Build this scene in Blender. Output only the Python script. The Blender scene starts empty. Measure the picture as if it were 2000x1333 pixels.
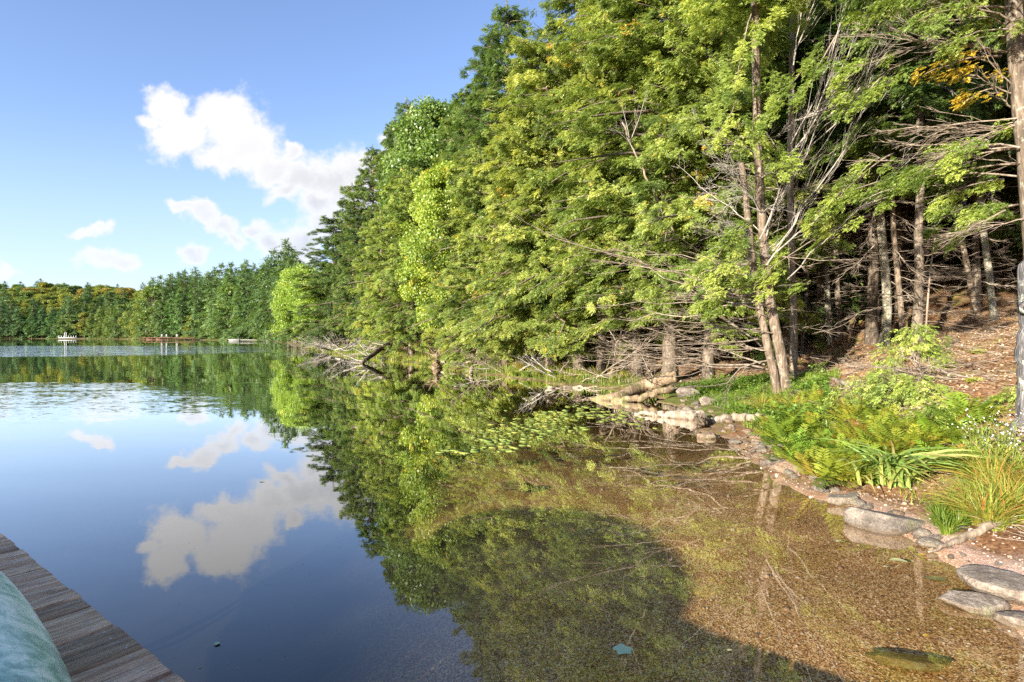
import bpy, math, random
import numpy as np
from mathutils import Vector, Matrix, Euler

SC = bpy.context.scene
COL = SC.collection
R = math.radians
H = 1.7                      # eye height above the lake
F = 1111.0                   # focal length in photo pixels (2000 wide)
HORY = 655.0

# ------------------------------------------------------------------ camera
cam_d = bpy.data.cameras.new('camera')
cam = bpy.data.objects.new('camera', cam_d)
COL.objects.link(cam)
cam.location = (0, 0, H)
cam.rotation_euler = (R(90), 0, 0)
cam_d.sensor_width = 36.0
cam_d.lens = 36.0 * F / 2000.0
cam_d.shift_y = -11.5 / 2000.0
cam_d.clip_start = 0.05
cam_d.clip_end = 4000
SC.camera = cam

# ------------------------------------------------------------------ sun, sky
SUN_EL, SUN_AZ = 16.0, 42.0          # light travels towards +X+Y (sun low behind the left shoulder)
Ldir = Vector((math.sin(R(SUN_AZ)) * math.cos(R(SUN_EL)), math.cos(R(SUN_AZ)) * math.cos(R(SUN_EL)), -math.sin(R(SUN_EL))))
sun_d = bpy.data.lights.new('sun', 'SUN')
sun_d.energy = 5.0
sun_d.angle = R(0.6)
sun_d.color = (1.0, 0.92, 0.78)
sun = bpy.data.objects.new('sun', sun_d)
COL.objects.link(sun)
sun.rotation_euler = Ldir.to_track_quat('-Z', 'Y').to_euler()
sun.location = (-20, -20, 30)

world = bpy.data.worlds.new('World')
SC.world = world
world.use_nodes = True
SC.view_settings.view_transform = 'Standard'
SC.view_settings.look = 'None'
SC.view_settings.exposure = 1.55
SC.view_settings.gamma = 1.0
SC.cycles.max_bounces = 7
SC.cycles.diffuse_bounces = 3
SC.cycles.glossy_bounces = 3
SC.cycles.transmission_bounces = 3
SC.cycles.transparent_max_bounces = 8
SC.cycles.volume_bounces = 0
SC.cycles.caustics_reflective = False
SC.cycles.caustics_refractive = False
SC.cycles.use_denoising = False
SC.cycles.sample_clamp_indirect = 6.0


class NT:
    """small helper for building node trees"""
    def __init__(s, tree):
        s.t = tree
        s.n = tree.nodes
        s.l = tree.links

    def node(s, typ, **kw):
        nd = s.n.new(typ)
        for k, v in kw.items():
            setattr(nd, k, v)
        return nd

    def set(s, sock, v):
        if isinstance(v, bpy.types.NodeSocket):
            s.l.new(v, sock)
        else:
            sock.default_value = v

    def math(s, op, a, b=None, c=None, clamp=False):
        nd = s.node('ShaderNodeMath', operation=op, use_clamp=clamp)
        s.set(nd.inputs[0], a)
        if b is not None:
            s.set(nd.inputs[1], b)
        if c is not None:
            s.set(nd.inputs[2], c)
        return nd.outputs[0]

    def vmath(s, op, a, b=None, out=0):
        nd = s.node('ShaderNodeVectorMath', operation=op)
        s.set(nd.inputs[0], a)
        if b is not None:
            if op == 'SCALE':
                s.set(nd.inputs[3], b)
            else:
                s.set(nd.inputs[1], b)
        return nd.outputs[out]

    def noise(s, vec, scale, detail=3, rough=0.55, out=0, dim='3D', dist=0.0):
        nd = s.node('ShaderNodeTexNoise', noise_dimensions=dim)
        if vec is not None:
            s.l.new(vec, nd.inputs['Vector'])
        nd.inputs['Scale'].default_value = scale
        nd.inputs['Detail'].default_value = detail
        nd.inputs['Roughness'].default_value = rough
        nd.inputs['Distortion'].default_value = dist
        return nd.outputs[out]

    def ramp(s, fac, stops, interp='LINEAR'):
        nd = s.node('ShaderNodeValToRGB')
        cr = nd.color_ramp
        cr.interpolation = interp
        while len(cr.elements) < len(stops):
            cr.elements.new(0.5)
        for e, (p, c) in zip(cr.elements, stops):
            e.position = p
            e.color = (c[0], c[1], c[2], 1) if not isinstance(c, (int, float)) else (c, c, c, 1)
        s.l.new(fac, nd.inputs[0])
        return nd.outputs[0]

    def mix(s, fac, a, b, typ='MIX'):
        nd = s.node('ShaderNodeMix', data_type='RGBA', blend_type=typ)
        s.set(nd.inputs[0], fac)
        for sock, v in ((nd.inputs[6], a), (nd.inputs[7], b)):
            if isinstance(v, tuple) and len(v) == 3:
                v = (*v, 1)
            s.set(sock, v)
        return nd.outputs[2]

    def smooth(s, v, a, b, lo=0.0, hi=1.0):
        nd = s.node('ShaderNodeMapRange', interpolation_type='SMOOTHSTEP')
        s.set(nd.inputs[0], v)
        nd.inputs[1].default_value = a
        nd.inputs[2].default_value = b
        nd.inputs[3].default_value = lo
        nd.inputs[4].default_value = hi
        return nd.outputs[0]

    def attr(s, name, out='Fac'):
        nd = s.node('ShaderNodeAttribute', attribute_name=name)
        return nd.outputs[out]

    def sep(s, v):
        nd = s.node('ShaderNodeSeparateXYZ')
        s.l.new(v, nd.inputs[0])
        return nd.outputs

    def comb(s, x, y, z):
        nd = s.node('ShaderNodeCombineXYZ')
        for i, v in enumerate((x, y, z)):
            s.set(nd.inputs[i], v)
        return nd.outputs[0]


def build_world():
    t = NT(world.node_tree)
    t.n.clear()
    out = t.node('ShaderNodeOutputWorld')
    bg = t.node('ShaderNodeBackground')
    t.l.new(bg.outputs[0], out.inputs[0])
    sky = t.node('ShaderNodeTexSky', sky_type='NISHITA')
    sky.sun_disc = False
    sky.sun_elevation = R(SUN_EL)
    sky.sun_rotation = R(SUN_AZ + 180)
    sky.altitude = 300
    sky.air_density = 1.0
    sky.dust_density = 0.4
    sky.ozone_density = 1.5
    co = t.node('ShaderNodeTexCoord').outputs['Generated']
    x, y, z = t.sep(co)
    ys = t.math('MAXIMUM', y, 0.02)
    u = t.math('DIVIDE', x, ys)
    v = t.math('DIVIDE', z, ys)
    P = t.comb(u, v, 0.0)
    n1 = t.noise(P, 7.0, 3, 0.6, out=1)
    n2 = t.noise(P, 26.0, 4, 0.6, out=1)
    w = t.vmath('ADD', t.vmath('SCALE', t.vmath('SUBTRACT', n1, (0.5, 0.5, 0.5)), 0.085),
                t.vmath('SCALE', t.vmath('SUBTRACT', n2, (0.5, 0.5, 0.5)), 0.042))
    PW = t.vmath('ADD', P, t.vmath('MULTIPLY', w, (1.0, 1.0, 0.0)))
    # cloud puffs: centre and radii in degrees-like tangent units, strength, greyness
    puffs = [(330, 205, 55, 50), (352, 262, 80, 62), (430, 230, 78, 62), (480, 275, 90, 68), (535, 325, 70, 55),
             (600, 345, 84, 66), (655, 350, 84, 70), (715, 340, 66, 58), (765, 300, 40, 44), (790, 350, 60, 50), (640, 400, 70, 45), (700, 385, 80, 60),
             (430, 300, 70, 45), (295, 235, 34, 30), (575, 290, 34, 26), (560, 380, 50, 30),
             (385, 412, 58, 25), (435, 436, 56, 30), (466, 458, 30, 26), (505, 440, 34, 22), (528, 470, 36, 34),
             (378, 492, 40, 20), (205, 500, 85, 24), (238, 510, 56, 22), (196, 440, 36, 18), (160, 452, 40, 14),
             (0, 538, 55, 16), (575, 490, 60, 60), (640, 450, 60, 50), (345, 408, 40, 14),
             (80, 575, 160, 10), (480, 560, 180, 12)]
    f = None
    for (px, py, rx, ry) in puffs:
        cx, cy = (px - 1000) / F, (HORY - py) / F
        d = t.vmath('MULTIPLY', t.vmath('SUBTRACT', PW, (cx, cy, 0)), (F / rx, F / ry, 0))
        ln = t.vmath('LENGTH', d, out=1)
        q = t.math('SUBTRACT', 1.0, ln)
        if f is None:
            f = q
        else:
            nd = t.node('ShaderNodeMath', operation='SMOOTH_MAX')
            t.set(nd.inputs[0], f)
            t.set(nd.inputs[1], q)
            nd.inputs[2].default_value = 0.22
            f = nd.outputs[0]
    fb = t.noise(P, 38.0, 6, 0.62)
    dens = t.math('ADD', f, t.math('MULTIPLY', t.math('SUBTRACT', fb, 0.5), 0.95))
    alpha = t.smooth(dens, -0.04, 0.52)
    thin = t.smooth(v, 0.10, 0.30, 0.78, 1.0)
    front = t.smooth(y, 0.03, 0.12)
    alpha = t.math('MULTIPLY', t.math('MULTIPLY', alpha, thin), front)
    # cloud body: bright on the upper left rims, grey in the thick lower right
    g = t.noise(P, 12.0, 4, 0.55)
    thick = t.smooth(dens, 0.35, 0.95)
    low = t.smooth(t.math('ADD', v, t.math('MULTIPLY', u, -0.75)), 0.78, 0.42)
    gr = t.math('MULTIPLY', t.math('MULTIPLY', thick, low), t.smooth(g, 0.3, 0.6, 0.45, 1.0))
    cc = t.mix(gr, (3.95, 3.95, 4.05), (2.95, 3.0, 3.2))
    skyc = t.mix(1.0, sky.outputs[0], (1.06, 1.05, 1.24), 'MULTIPLY')
    # pale milky air towards the horizon
    hz = t.smooth(v, 0.0, 0.42, 0.55, 0.0)
    skyc = t.mix(t.math('MULTIPLY', hz, front), skyc, (2.5, 3.05, 3.75))
    c = t.mix(alpha, skyc, cc)
    t.l.new(c, bg.inputs[0])
    bg.inputs[1].default_value = 0.088


build_world()
world.cycles.sampling_method = 'NONE'


# ------------------------------------------------------------------ helpers
def W(px, py, z=0.0):
    """place on the horizontal plane at height z seen at a photo position"""
    Y = F * (H - z) / (py - HORY)
    return ((px - 1000) / F * Y, Y)


def A(px, py, Y):
    """point at distance Y"""
    return np.array(((px - 1000) / F * Y, Y, H + (HORY - py) / F * Y))


class MB:
    """collects faces, links them as one mesh object"""
    def __init__(s):
        s.v, s.f, s.t, s.n = [], [], [], 0

    def add(s, verts, faces, tint=None):
        verts = np.asarray(verts, np.float32).reshape(-1, 3)
        faces = np.asarray(faces, np.int64)
        s.v.append(verts)
        s.f.append(faces + s.n)
        if tint is None:
            tint = np.full(len(verts), 0.5, np.float32)
        elif np.isscalar(tint):
            tint = np.full(len(verts), tint, np.float32)
        s.t.append(np.asarray(tint, np.float32))
        s.n += len(verts)
        return s

    def mesh(s, name, mats, smooth=False):
        me = bpy.data.meshes.new(name)
        V = np.concatenate(s.v) if s.v else np.zeros((0, 3), np.float32)
        me.vertices.add(len(V))
        me.vertices.foreach_set('co', V.ravel())
        idx = np.concatenate([f.ravel() for f in s.f])
        cnt = np.concatenate([np.full(len(f), f.shape[1], np.int64) for f in s.f])
        st = np.concatenate([[0], np.cumsum(cnt)[:-1]])
        me.loops.add(len(idx))
        me.loops.foreach_set('vertex_index', idx.astype(np.int32))
        me.polygons.add(len(cnt))
        me.polygons.foreach_set('loop_start', st.astype(np.int32))
        me.polygons.foreach_set('loop_total', cnt.astype(np.int32))
        if smooth:
            me.polygons.foreach_set('use_smooth', np.ones(len(cnt), bool))
        a = me.attributes.new('tint', 'FLOAT', 'POINT')
        a.data.foreach_set('value', np.concatenate(s.t))
        me.update(calc_edges=True)
        me.validate()
        for m in (mats if isinstance(mats, (list, tuple)) else [mats]):
            me.materials.append(m)
        return me

    def tubes(s, P, Rr, S=5, tint=0.5, cap=True):
        """P (N,K,3) polylines, Rr (N,K) radii"""
        P = np.asarray(P, float)
        Rr = np.asarray(Rr, float)
        N, K, _ = P.shape
        T = np.gradient(P, axis=1)
        T /= np.linalg.norm(T, axis=2, keepdims=True) + 1e-9
        m = np.abs(T[:, :1, 2:3]).mean(axis=1, keepdims=True)
        ref = np.where(m > 0.8, np.array([1.0, 0.03, 0.0]), np.array([0.02, 0.03, 1.0]))
        B = np.cross(T, ref)
        B /= np.linalg.norm(B, axis=2, keepdims=True) + 1e-9
        C = np.cross(T, B)
        a = np.arange(S) / S * 2 * math.pi
        ring = B[:, :, None, :] * np.cos(a)[None, None, :, None] + C[:, :, None, :] * np.sin(a)[None, None, :, None]
        V = P[:, :, None, :] + ring * Rr[:, :, None, None]
        i = np.arange(S)
        j = (i + 1) % S
        k = np.arange(K - 1)
        q = np.stack([k[:, None] * S + i, k[:, None] * S + j, (k[:, None] + 1) * S + j, (k[:, None] + 1) * S + i], -1).reshape(-1, 4)
        q = (q[None] + (np.arange(N) * K * S)[:, None, None]).reshape(-1, 4)
        t = tint if np.isscalar(tint) else np.repeat(np.asarray(tint), K * S)
        s.add(V.reshape(-1, 3), q, t)
        if cap and S > 3:
            e = np.arange(S)
            base = (np.arange(N) * K * S)[:, None]
            c0 = (base + e[::-1])
            c1 = (base + (K - 1) * S + e)
            s.f.append(np.concatenate([c0, c1]) + (s.n - N * K * S))
        return s

    def box(s, c, half, rz=0.0, tint=0.5, bev=0.0):
        x, y, z = half
        if bev > 0:
            b = bev
            pts, fs = [], []
            lv = [(-z, -b), (-z + b, 0), (z - b, 0), (z, -b)]
            for zz, o in lv:
                xx, yy = x + o, y + o
                k = b * 0.7
                pts += [(-xx, -yy + k, zz), (-xx + k, -yy, zz), (xx - k, -yy, zz), (xx, -yy + k, zz), (xx, yy - k, zz), (xx - k, yy, zz), (-xx + k, yy, zz), (-xx, yy - k, zz)]
            v = np.array(pts)
            for l in range(3):
                for i in range(8):
                    j = (i + 1) % 8
                    fs.append([l * 8 + i, l * 8 + j, l * 8 + 8 + j, l * 8 + 8 + i])
            ca, sa = math.cos(rz), math.sin(rz)
            v = np.stack([v[:, 0] * ca - v[:, 1] * sa, v[:, 0] * sa + v[:, 1] * ca, v[:, 2]], -1) + np.array(c)
            s.add(v, fs, tint)
            s.f.append(np.array([list(range(7, -1, -1)), list(range(24, 32))]) + (s.n - 32))
            return s
        v = np.array([(sx * x, sy * y, sz * z) for sz in (-1, 1) for sx, sy in ((-1, -1), (1, -1), (1, 1), (-1, 1))])
        ca, sa = math.cos(rz), math.sin(rz)
        v = np.stack([v[:, 0] * ca - v[:, 1] * sa, v[:, 0] * sa + v[:, 1] * ca, v[:, 2]], -1) + np.array(c)
        s.add(v, [[3, 2, 1, 0], [4, 5, 6, 7], [0, 1, 5, 4], [1, 2, 6, 5], [2, 3, 7, 6], [3, 0, 4, 7]], tint)
        return s


def link(name, me, parent=None, loc=(0, 0, 0)):
    o = bpy.data.objects.new(name, me)
    COL.objects.link(o)
    o.location = loc
    if parent is not None:
        o.parent = parent
    return o


def tag(o, label=None, cat=None, group=None, kind=None):
    for k, v in (('label', label), ('category', cat), ('group', group), ('kind', kind)):
        if v:
            o[k] = v
    return o


def thing(name, label, cat, loc=(0, 0, 0), rz=0.0, group=None, sc=1.0):
    o = bpy.data.objects.new(name, None)
    COL.objects.link(o)
    o.empty_display_size = 0.3
    o.location = loc
    o.rotation_euler = (0, 0, rz)
    o.scale = (sc, sc, sc) if np.isscalar(sc) else sc
    return tag(o, label, cat, group)


def dup(src, parent=None):
    c = src.copy()
    COL.objects.link(c)
    c.parent = parent
    return c


def hash2(ix, iy, seed=0):
    n = (ix.astype(np.int64) * 374761393 + iy.astype(np.int64) * 668265263 + seed * 1274126177) & 0xffffffff
    n = ((n ^ (n >> 13)) * 1274126177) & 0xffffffff
    return ((n ^ (n >> 16)) & 0xffff) / 65535.0


def vnoise(x, y, seed=0):
    ix, iy = np.floor(x), np.floor(y)
    fx, fy = x - ix, y - iy
    fx, fy = fx * fx * (3 - 2 * fx), fy * fy * (3 - 2 * fy)
    a = hash2(ix, iy, seed)
    b = hash2(ix + 1, iy, seed)
    c = hash2(ix, iy + 1, seed)
    d = hash2(ix + 1, iy + 1, seed)
    return (a * (1 - fx) + b * fx) * (1 - fy) + (c * (1 - fx) + d * fx) * fy - 0.5


def fbm(x, y, seed=0, o=3):
    r, a = 0, 1.0
    for i in range(o):
        r = r + vnoise(x * 2 ** i, y * 2 ** i, seed + i) * a
        a *= 0.5
    return r


def vnoise3(p, seed=0):
    return (vnoise(p[:, 0] + 3.1 * p[:, 2], p[:, 1] - 1.7 * p[:, 2], seed) + vnoise(p[:, 1] + 9.2, p[:, 2] + p[:, 0] * 0.7, seed + 5) + vnoise(p[:, 2] - 4.0, p[:, 0] + p[:, 1] * 0.5, seed + 9)) / 1.7


# ------------------------------------------------------------------ materials
def new_mat(name):
    m = bpy.data.materials.new(name)
    m.use_nodes = True
    t = NT(m.node_tree)
    t.n.clear()
    out = t.node('ShaderNodeOutputMaterial')
    return m, t, out


def principled(t, out, col, rough=0.8, spec=0.3, bump=None, bstr=0.5, bdist=0.02):
    p = t.node('ShaderNodeBsdfPrincipled')
    t.set(p.inputs['Base Color'], (*col, 1) if isinstance(col, tuple) and len(col) == 3 else col)
    t.set(p.inputs['Roughness'], rough)
    p.inputs['Specular IOR Level'].default_value = spec
    if bump is not None:
        b = t.node('ShaderNodeBump')
        b.inputs['Strength'].default_value = bstr
        b.inputs['Distance'].default_value = bdist
        t.l.new(bump, b.inputs['Height'])
        t.l.new(b.outputs[0], p.inputs['Normal'])
    t.l.new(p.outputs[0], out.inputs[0])
    return p


def foliage(name, stops, trans=0.35, tcol=(1.25, 1.2, 0.5)):
    """leaf material: per spray tint through a ramp, times the object's own colour"""
    m, t, out = new_mat(name)
    c = t.ramp(t.attr('tint'), stops)
    oi = t.node('ShaderNodeObjectInfo')
    c = t.mix(1.0, c, oi.outputs['Color'], 'MULTIPLY')
    d = t.node('ShaderNodeBsdfDiffuse')
    t.l.new(c, d.inputs[0])
    tr = t.node('ShaderNodeBsdfTranslucent')
    t.l.new(t.mix(1.0, c, tcol, 'MULTIPLY'), tr.inputs[0])
    mx = t.node('ShaderNodeMixShader')
    mx.inputs[0].default_value = trans
    t.l.new(d.outputs[0], mx.inputs[1])
    t.l.new(tr.outputs[0], mx.inputs[2])
    g = t.node('ShaderNodeBsdfGlossy')
    g.inputs['Roughness'].default_value = 0.45
    g.inputs[0].default_value = (1, 1, 1, 1)
    m2 = t.node('ShaderNodeMixShader')
    m2.inputs[0].default_value = 0.035
    t.l.new(mx.outputs[0], m2.inputs[1])
    t.l.new(g.outputs[0], m2.inputs[2])
    t.l.new(m2.outputs[0], out.inputs[0])
    return m


M = {}
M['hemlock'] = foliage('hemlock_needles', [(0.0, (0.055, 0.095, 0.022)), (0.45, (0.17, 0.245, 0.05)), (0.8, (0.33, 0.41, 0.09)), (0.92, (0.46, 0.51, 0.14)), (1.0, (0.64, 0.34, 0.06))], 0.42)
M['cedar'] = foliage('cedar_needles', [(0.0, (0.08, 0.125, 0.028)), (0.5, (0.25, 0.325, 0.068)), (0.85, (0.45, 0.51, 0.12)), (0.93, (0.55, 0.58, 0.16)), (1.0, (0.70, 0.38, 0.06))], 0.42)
M['maple'] = foliage('maple_leaves', [(0.0, (0.14, 0.22, 0.035)), (0.5, (0.28, 0.38, 0.06)), (0.85, (0.44, 0.51, 0.10)), (0.93, (0.62, 0.56, 0.10)), (1.0, (0.66, 0.40, 0.06))], 0.45)
M['far_leaf'] = foliage('distant_needles', [(0.0, (0.10, 0.155, 0.05)), (0.6, (0.19, 0.265, 0.075)), (1.0, (0.29, 0.35, 0.095))], 0.35)
M['far_round'] = foliage('distant_leaves', [(0.0, (0.12, 0.18, 0.04)), (0.6, (0.21, 0.275, 0.055)), (1.0, (0.29, 0.33, 0.075))], 0.35)
M['grass'] = foliage('grass_blades', [(0.0, (0.09, 0.16, 0.02)), (0.4, (0.20, 0.29, 0.035)), (0.7, (0.34, 0.37, 0.05)), (0.88, (0.48, 0.36, 0.09)), (1.0, (0.50, 0.24, 0.06))], 0.4)
M['iris'] = foliage('iris_leaves', [(0.0, (0.13, 0.24, 0.06)), (0.6, (0.30, 0.44, 0.10)), (0.9, (0.48, 0.54, 0.14)), (1.0, (0.50, 0.40, 0.14))], 0.35)
M['fern'] = foliage('fern_leaves', [(0.0, (0.14, 0.21, 0.025)), (0.5, (0.29, 0.36, 0.04)), (0.85, (0.42, 0.40, 0.055)), (1.0, (0.46, 0.26, 0.06))], 0.4)
M['herb'] = foliage('low_leaves', [(0.0, (0.07, 0.15, 0.02)), (0.5, (0.15, 0.26, 0.035)), (1.0, (0.28, 0.37, 0.05))], 0.4)
M['pad'] = foliage('lily_pad_skin', [(0.0, (0.16, 0.24, 0.05)), (0.6, (0.26, 0.34, 0.07)), (1.0, (0.40, 0.38, 0.08))], 0.1)
M['floatleaf'] = foliage('fallen_leaf_skin', [(0.0, (0.52, 0.66, 0.42)), (0.5, (0.46, 0.44, 0.20)), (1.0, (0.62, 0.36, 0.03))], 0.2)


def bark(name, c1, c2, scale=6.0, lichen=0.0, moss=0.0):
    m, t, out = new_mat(name)
    co = t.node('ShaderNodeTexCoord').outputs['Object']
    st = t.vmath('MULTIPLY', co, (1.0, 1.0, 0.16))
    n = t.noise(st, scale * 4, 5, 0.65)
    n2 = t.noise(co, scale * 0.5, 3, 0.6)
    fac = t.math('ADD', t.math('MULTIPLY', n, 0.75), t.math('MULTIPLY', n2, 0.25))
    c = t.ramp(fac, [(0.34, tuple(x * 0.45 for x in c1)), (0.5, c1), (0.66, c2)])
    if lichen:
        v = t.noise(co, 9.0, 4, 0.7)
        c = t.mix(t.smooth(v, 0.56, 0.62, 0, lichen), c, (0.50, 0.52, 0.42))
    if moss:
        v = t.noise(co, 3.5, 4, 0.7)
        c = t.mix(t.smooth(v, 0.52, 0.62, 0, moss), c, (0.13, 0.15, 0.035))
    tt = t.attr('tint')
    c = t.mix(1.0, c, t.ramp(tt, [(0, 0.6), (0.5, 1.0), (1, 1.35)]), 'MULTIPLY')
    principled(t, out, c, 0.9, 0.15, n, 0.8, 0.03)
    return m


M['bark'] = bark('hemlock_bark', (0.20, 0.145, 0.10), (0.36, 0.28, 0.21), 5, 0.5)
M['bark_dark'] = bark('dark_brown_bark', (0.15, 0.115, 0.085), (0.30, 0.24, 0.18), 5, 0.3)  # darker brown bark tone
M['bark_birch'] = bark('lichen_bark', (0.26, 0.23, 0.17), (0.46, 0.42, 0.33), 4, 1.0, 0.5)
M['bark_cedar'] = bark('shreddy_cedar_bark', (0.15, 0.11, 0.078), (0.31, 0.24, 0.18), 6, 0.3)
M['bark_grey'] = bark('grey_snag_wood', (0.13, 0.12, 0.115), (0.36, 0.345, 0.33), 9, 0.8)
M['twig'] = bark('dead_twig_wood', (0.25, 0.195, 0.145), (0.43, 0.36, 0.29), 3)
M['twig_grey'] = bark('bleached_twig_wood', (0.33, 0.29, 0.25), (0.50, 0.46, 0.41), 3)
M['log'] = bark('weathered_log_wood', (0.22, 0.15, 0.09), (0.42, 0.33, 0.22), 3, 0.2, 0.6)
M['log_pale'] = bark('bleached_log_wood', (0.27, 0.21, 0.15), (0.46, 0.39, 0.31), 3)
M['log_dark'] = bark('dark_wet_wood', (0.10, 0.075, 0.05), (0.24, 0.18, 0.12), 3)


def rock_mat(name, c1, c2, c3, wet=True):
    m, t, out = new_mat(name)
    co = t.node('ShaderNodeTexCoord').outputs['Object']
    n = t.noise(co, 7.0, 8, 0.72, dist=0.5)
    sp = t.noise(co, 60.0, 3, 0.7)
    c = t.ramp(n, [(0.32, c1), (0.5, c2), (0.68, c3)])
    c = t.mix(0.55, c, t.ramp(sp, [(0.35, 0.25), (0.5, 0.5), (0.62, 0.8)]), 'OVERLAY')
    geo = t.node('ShaderNodeNewGeometry').outputs['Position']
    z = t.sep(geo)[2]
    wl = t.smooth(t.math('ADD', z, t.math('MULTIPLY', t.math('SUBTRACT', n, 0.5), 0.05)), 0.012, 0.045, 1.0, 0.0)
    c = t.mix(t.math('MULTIPLY', wl, 0.65), c, (0.10, 0.065, 0.03))     # wet, stained waterline
    c = t.mix(t.smooth(t.noise(co, 3.0, 4, 0.6), 0.56, 0.66, 0, 0.4), c, (0.25, 0.26, 0.12))
    principled(t, out, c, t.math('SUBTRACT', 0.8, t.math('MULTIPLY', wl, 0.45)), 0.4, t.math('ADD', n, t.math('MULTIPLY', sp, 0.3)), 0.9, 0.04)
    return m


M['rock'] = rock_mat('shore_granite', (0.075, 0.062, 0.05), (0.17, 0.14, 0.112), (0.32, 0.27, 0.215))
M['rock_warm'] = rock_mat('rusty_stone', (0.14, 0.085, 0.05), (0.25, 0.17, 0.11), (0.36, 0.28, 0.21))
M['rock_pale'] = rock_mat('pale_stone', (0.12, 0.09, 0.068), (0.25, 0.20, 0.15), (0.42, 0.355, 0.285))
M['rock_moss'] = rock_mat('algae_covered_stone', (0.22, 0.17, 0.03), (0.42, 0.34, 0.08), (0.62, 0.54, 0.26))


def flat(name, col, rough=0.6, spec=0.3, var=0.25, scale=8):
    m, t, out = new_mat(name)
    co = t.node('ShaderNodeTexCoord').outputs['Object']
    n = t.noise(co, scale, 4, 0.6)
    c = t.mix(t.smooth(n, 0.35, 0.65), tuple(x * (1 - var) for x in col), tuple(min(1, x * (1 + var)) for x in col))
    principled(t, out, c, rough, spec, n, 0.15, 0.01)
    return m


M['white_paint'] = flat('weathered_white_paint', (0.48, 0.48, 0.46))
M['red_wood'] = flat('red_brown_dock_wood', (0.17, 0.085, 0.055), 0.8)
M['grey_wood'] = flat('grey_chair_wood', (0.26, 0.25, 0.24), 0.8)
M['metal'] = flat('galvanised_screw', (0.55, 0.55, 0.56), 0.35, 0.8)
M['canvas'] = flat('shade_umbrella_canvas', (0.35, 0.38, 0.3), 0.9)
M['flower'] = flat('white_petals', (0.80, 0.78, 0.80), 0.8, 0.2, 0.08)
M['stem'] = flat('green_stems', (0.22, 0.28, 0.08), 0.8)


def mat_ground():
    m, t, out = new_mat('forest_floor_and_lake_bed')
    geo = t.node('ShaderNodeNewGeometry').outputs['Position']
    gravel, grass, silt_depth_dark = t.attr('gravel'), t.attr('grass'), t.attr('silt_depth_dark')
    # leaf litter
    l1 = t.noise(geo, 26, 5, 0.75)
    l2 = t.noise(geo, 1.3, 4, 0.6)
    vor = t.node('ShaderNodeTexVoronoi', feature='F1')
    t.l.new(geo, vor.inputs['Vector'])
    vor.inputs['Scale'].default_value = 24
    lit = t.ramp(l1, [(0.30, (0.075, 0.038, 0.020)), (0.46, (0.215, 0.13, 0.068)), (0.58, (0.37, 0.24, 0.135)), (0.72, (0.55, 0.44, 0.30))])
    vs = t.sep(vor.outputs['Color'])
    lit = t.mix(0.35, lit, t.ramp(vs[0], [(0, (0.25, 0.22, 0.2)), (0.7, (0.5, 0.5, 0.5)), (1, (0.85, 0.82, 0.75))]), 'OVERLAY')
    lit = t.mix(t.smooth(l2, 0.40, 0.62), lit, t.mix(1.0, lit, (0.75, 0.60, 0.50), 'MULTIPLY'))
    moss = t.smooth(t.noise(geo, 1.1, 5, 0.65), 0.57, 0.63)
    lit = t.mix(t.math('MULTIPLY', moss, 0.75), lit, (0.20, 0.20, 0.035))
    # gravel: coarse sand grains, each of its own colour
    g1 = t.node('ShaderNodeTexVoronoi', feature='F1')
    t.l.new(geo, g1.inputs['Vector'])
    g1.inputs['Scale'].default_value = 115
    gsep = t.sep(g1.outputs['Color'])
    beach = t.ramp(gsep[0], [(0.0, (0.22, 0.14, 0.10)), (0.3, (0.46, 0.32, 0.25)), (0.6, (0.62, 0.47, 0.38)), (0.9, (0.78, 0.68, 0.60)), (1.0, (0.88, 0.84, 0.80))])
    bed = t.ramp(gsep[1], [(0.0, (0.14, 0.06, 0.022)), (0.35, (0.42, 0.225, 0.095)), (0.65, (0.70, 0.41, 0.19)), (0.9, (0.90, 0.64, 0.36)), (1.0, (0.97, 0.86, 0.66))])
    bn = t.noise(geo, 1.6, 4, 0.6)
    bed = t.mix(t.smooth(bn, 0.45, 0.66), bed, t.mix(1.0, bed, (0.86, 0.86, 0.66), 'MULTIPLY'))
    z = t.sep(geo)[2]
    under = t.smooth(z, 0.035, -0.03)
    rust = t.smooth(z, 0.10, 0.02)
    beach = t.mix(t.math('MULTIPLY', rust, 0.55), beach, (0.42, 0.20, 0.09))
    gcol = t.mix(under, beach, bed)
    # silt further out, painted near black for the light deep water would absorb
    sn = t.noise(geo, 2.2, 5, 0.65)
    depth_dark_col = t.ramp(sn, [(0.3, (0.004, 0.004, 0.002)), (0.55, (0.009, 0.008, 0.004)), (0.75, (0.018, 0.015, 0.006))])
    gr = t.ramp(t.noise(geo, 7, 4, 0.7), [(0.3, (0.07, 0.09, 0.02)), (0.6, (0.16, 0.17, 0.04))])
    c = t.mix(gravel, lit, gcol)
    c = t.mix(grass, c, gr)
    c = t.mix(silt_depth_dark, c, depth_dark_col)
    h = t.math('ADD', t.math('MULTIPLY', l1, 0.6), t.math('MULTIPLY', g1.outputs['Distance'], t.math('MULTIPLY', gravel, 0.5)))
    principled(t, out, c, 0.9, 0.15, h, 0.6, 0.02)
    return m


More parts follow.
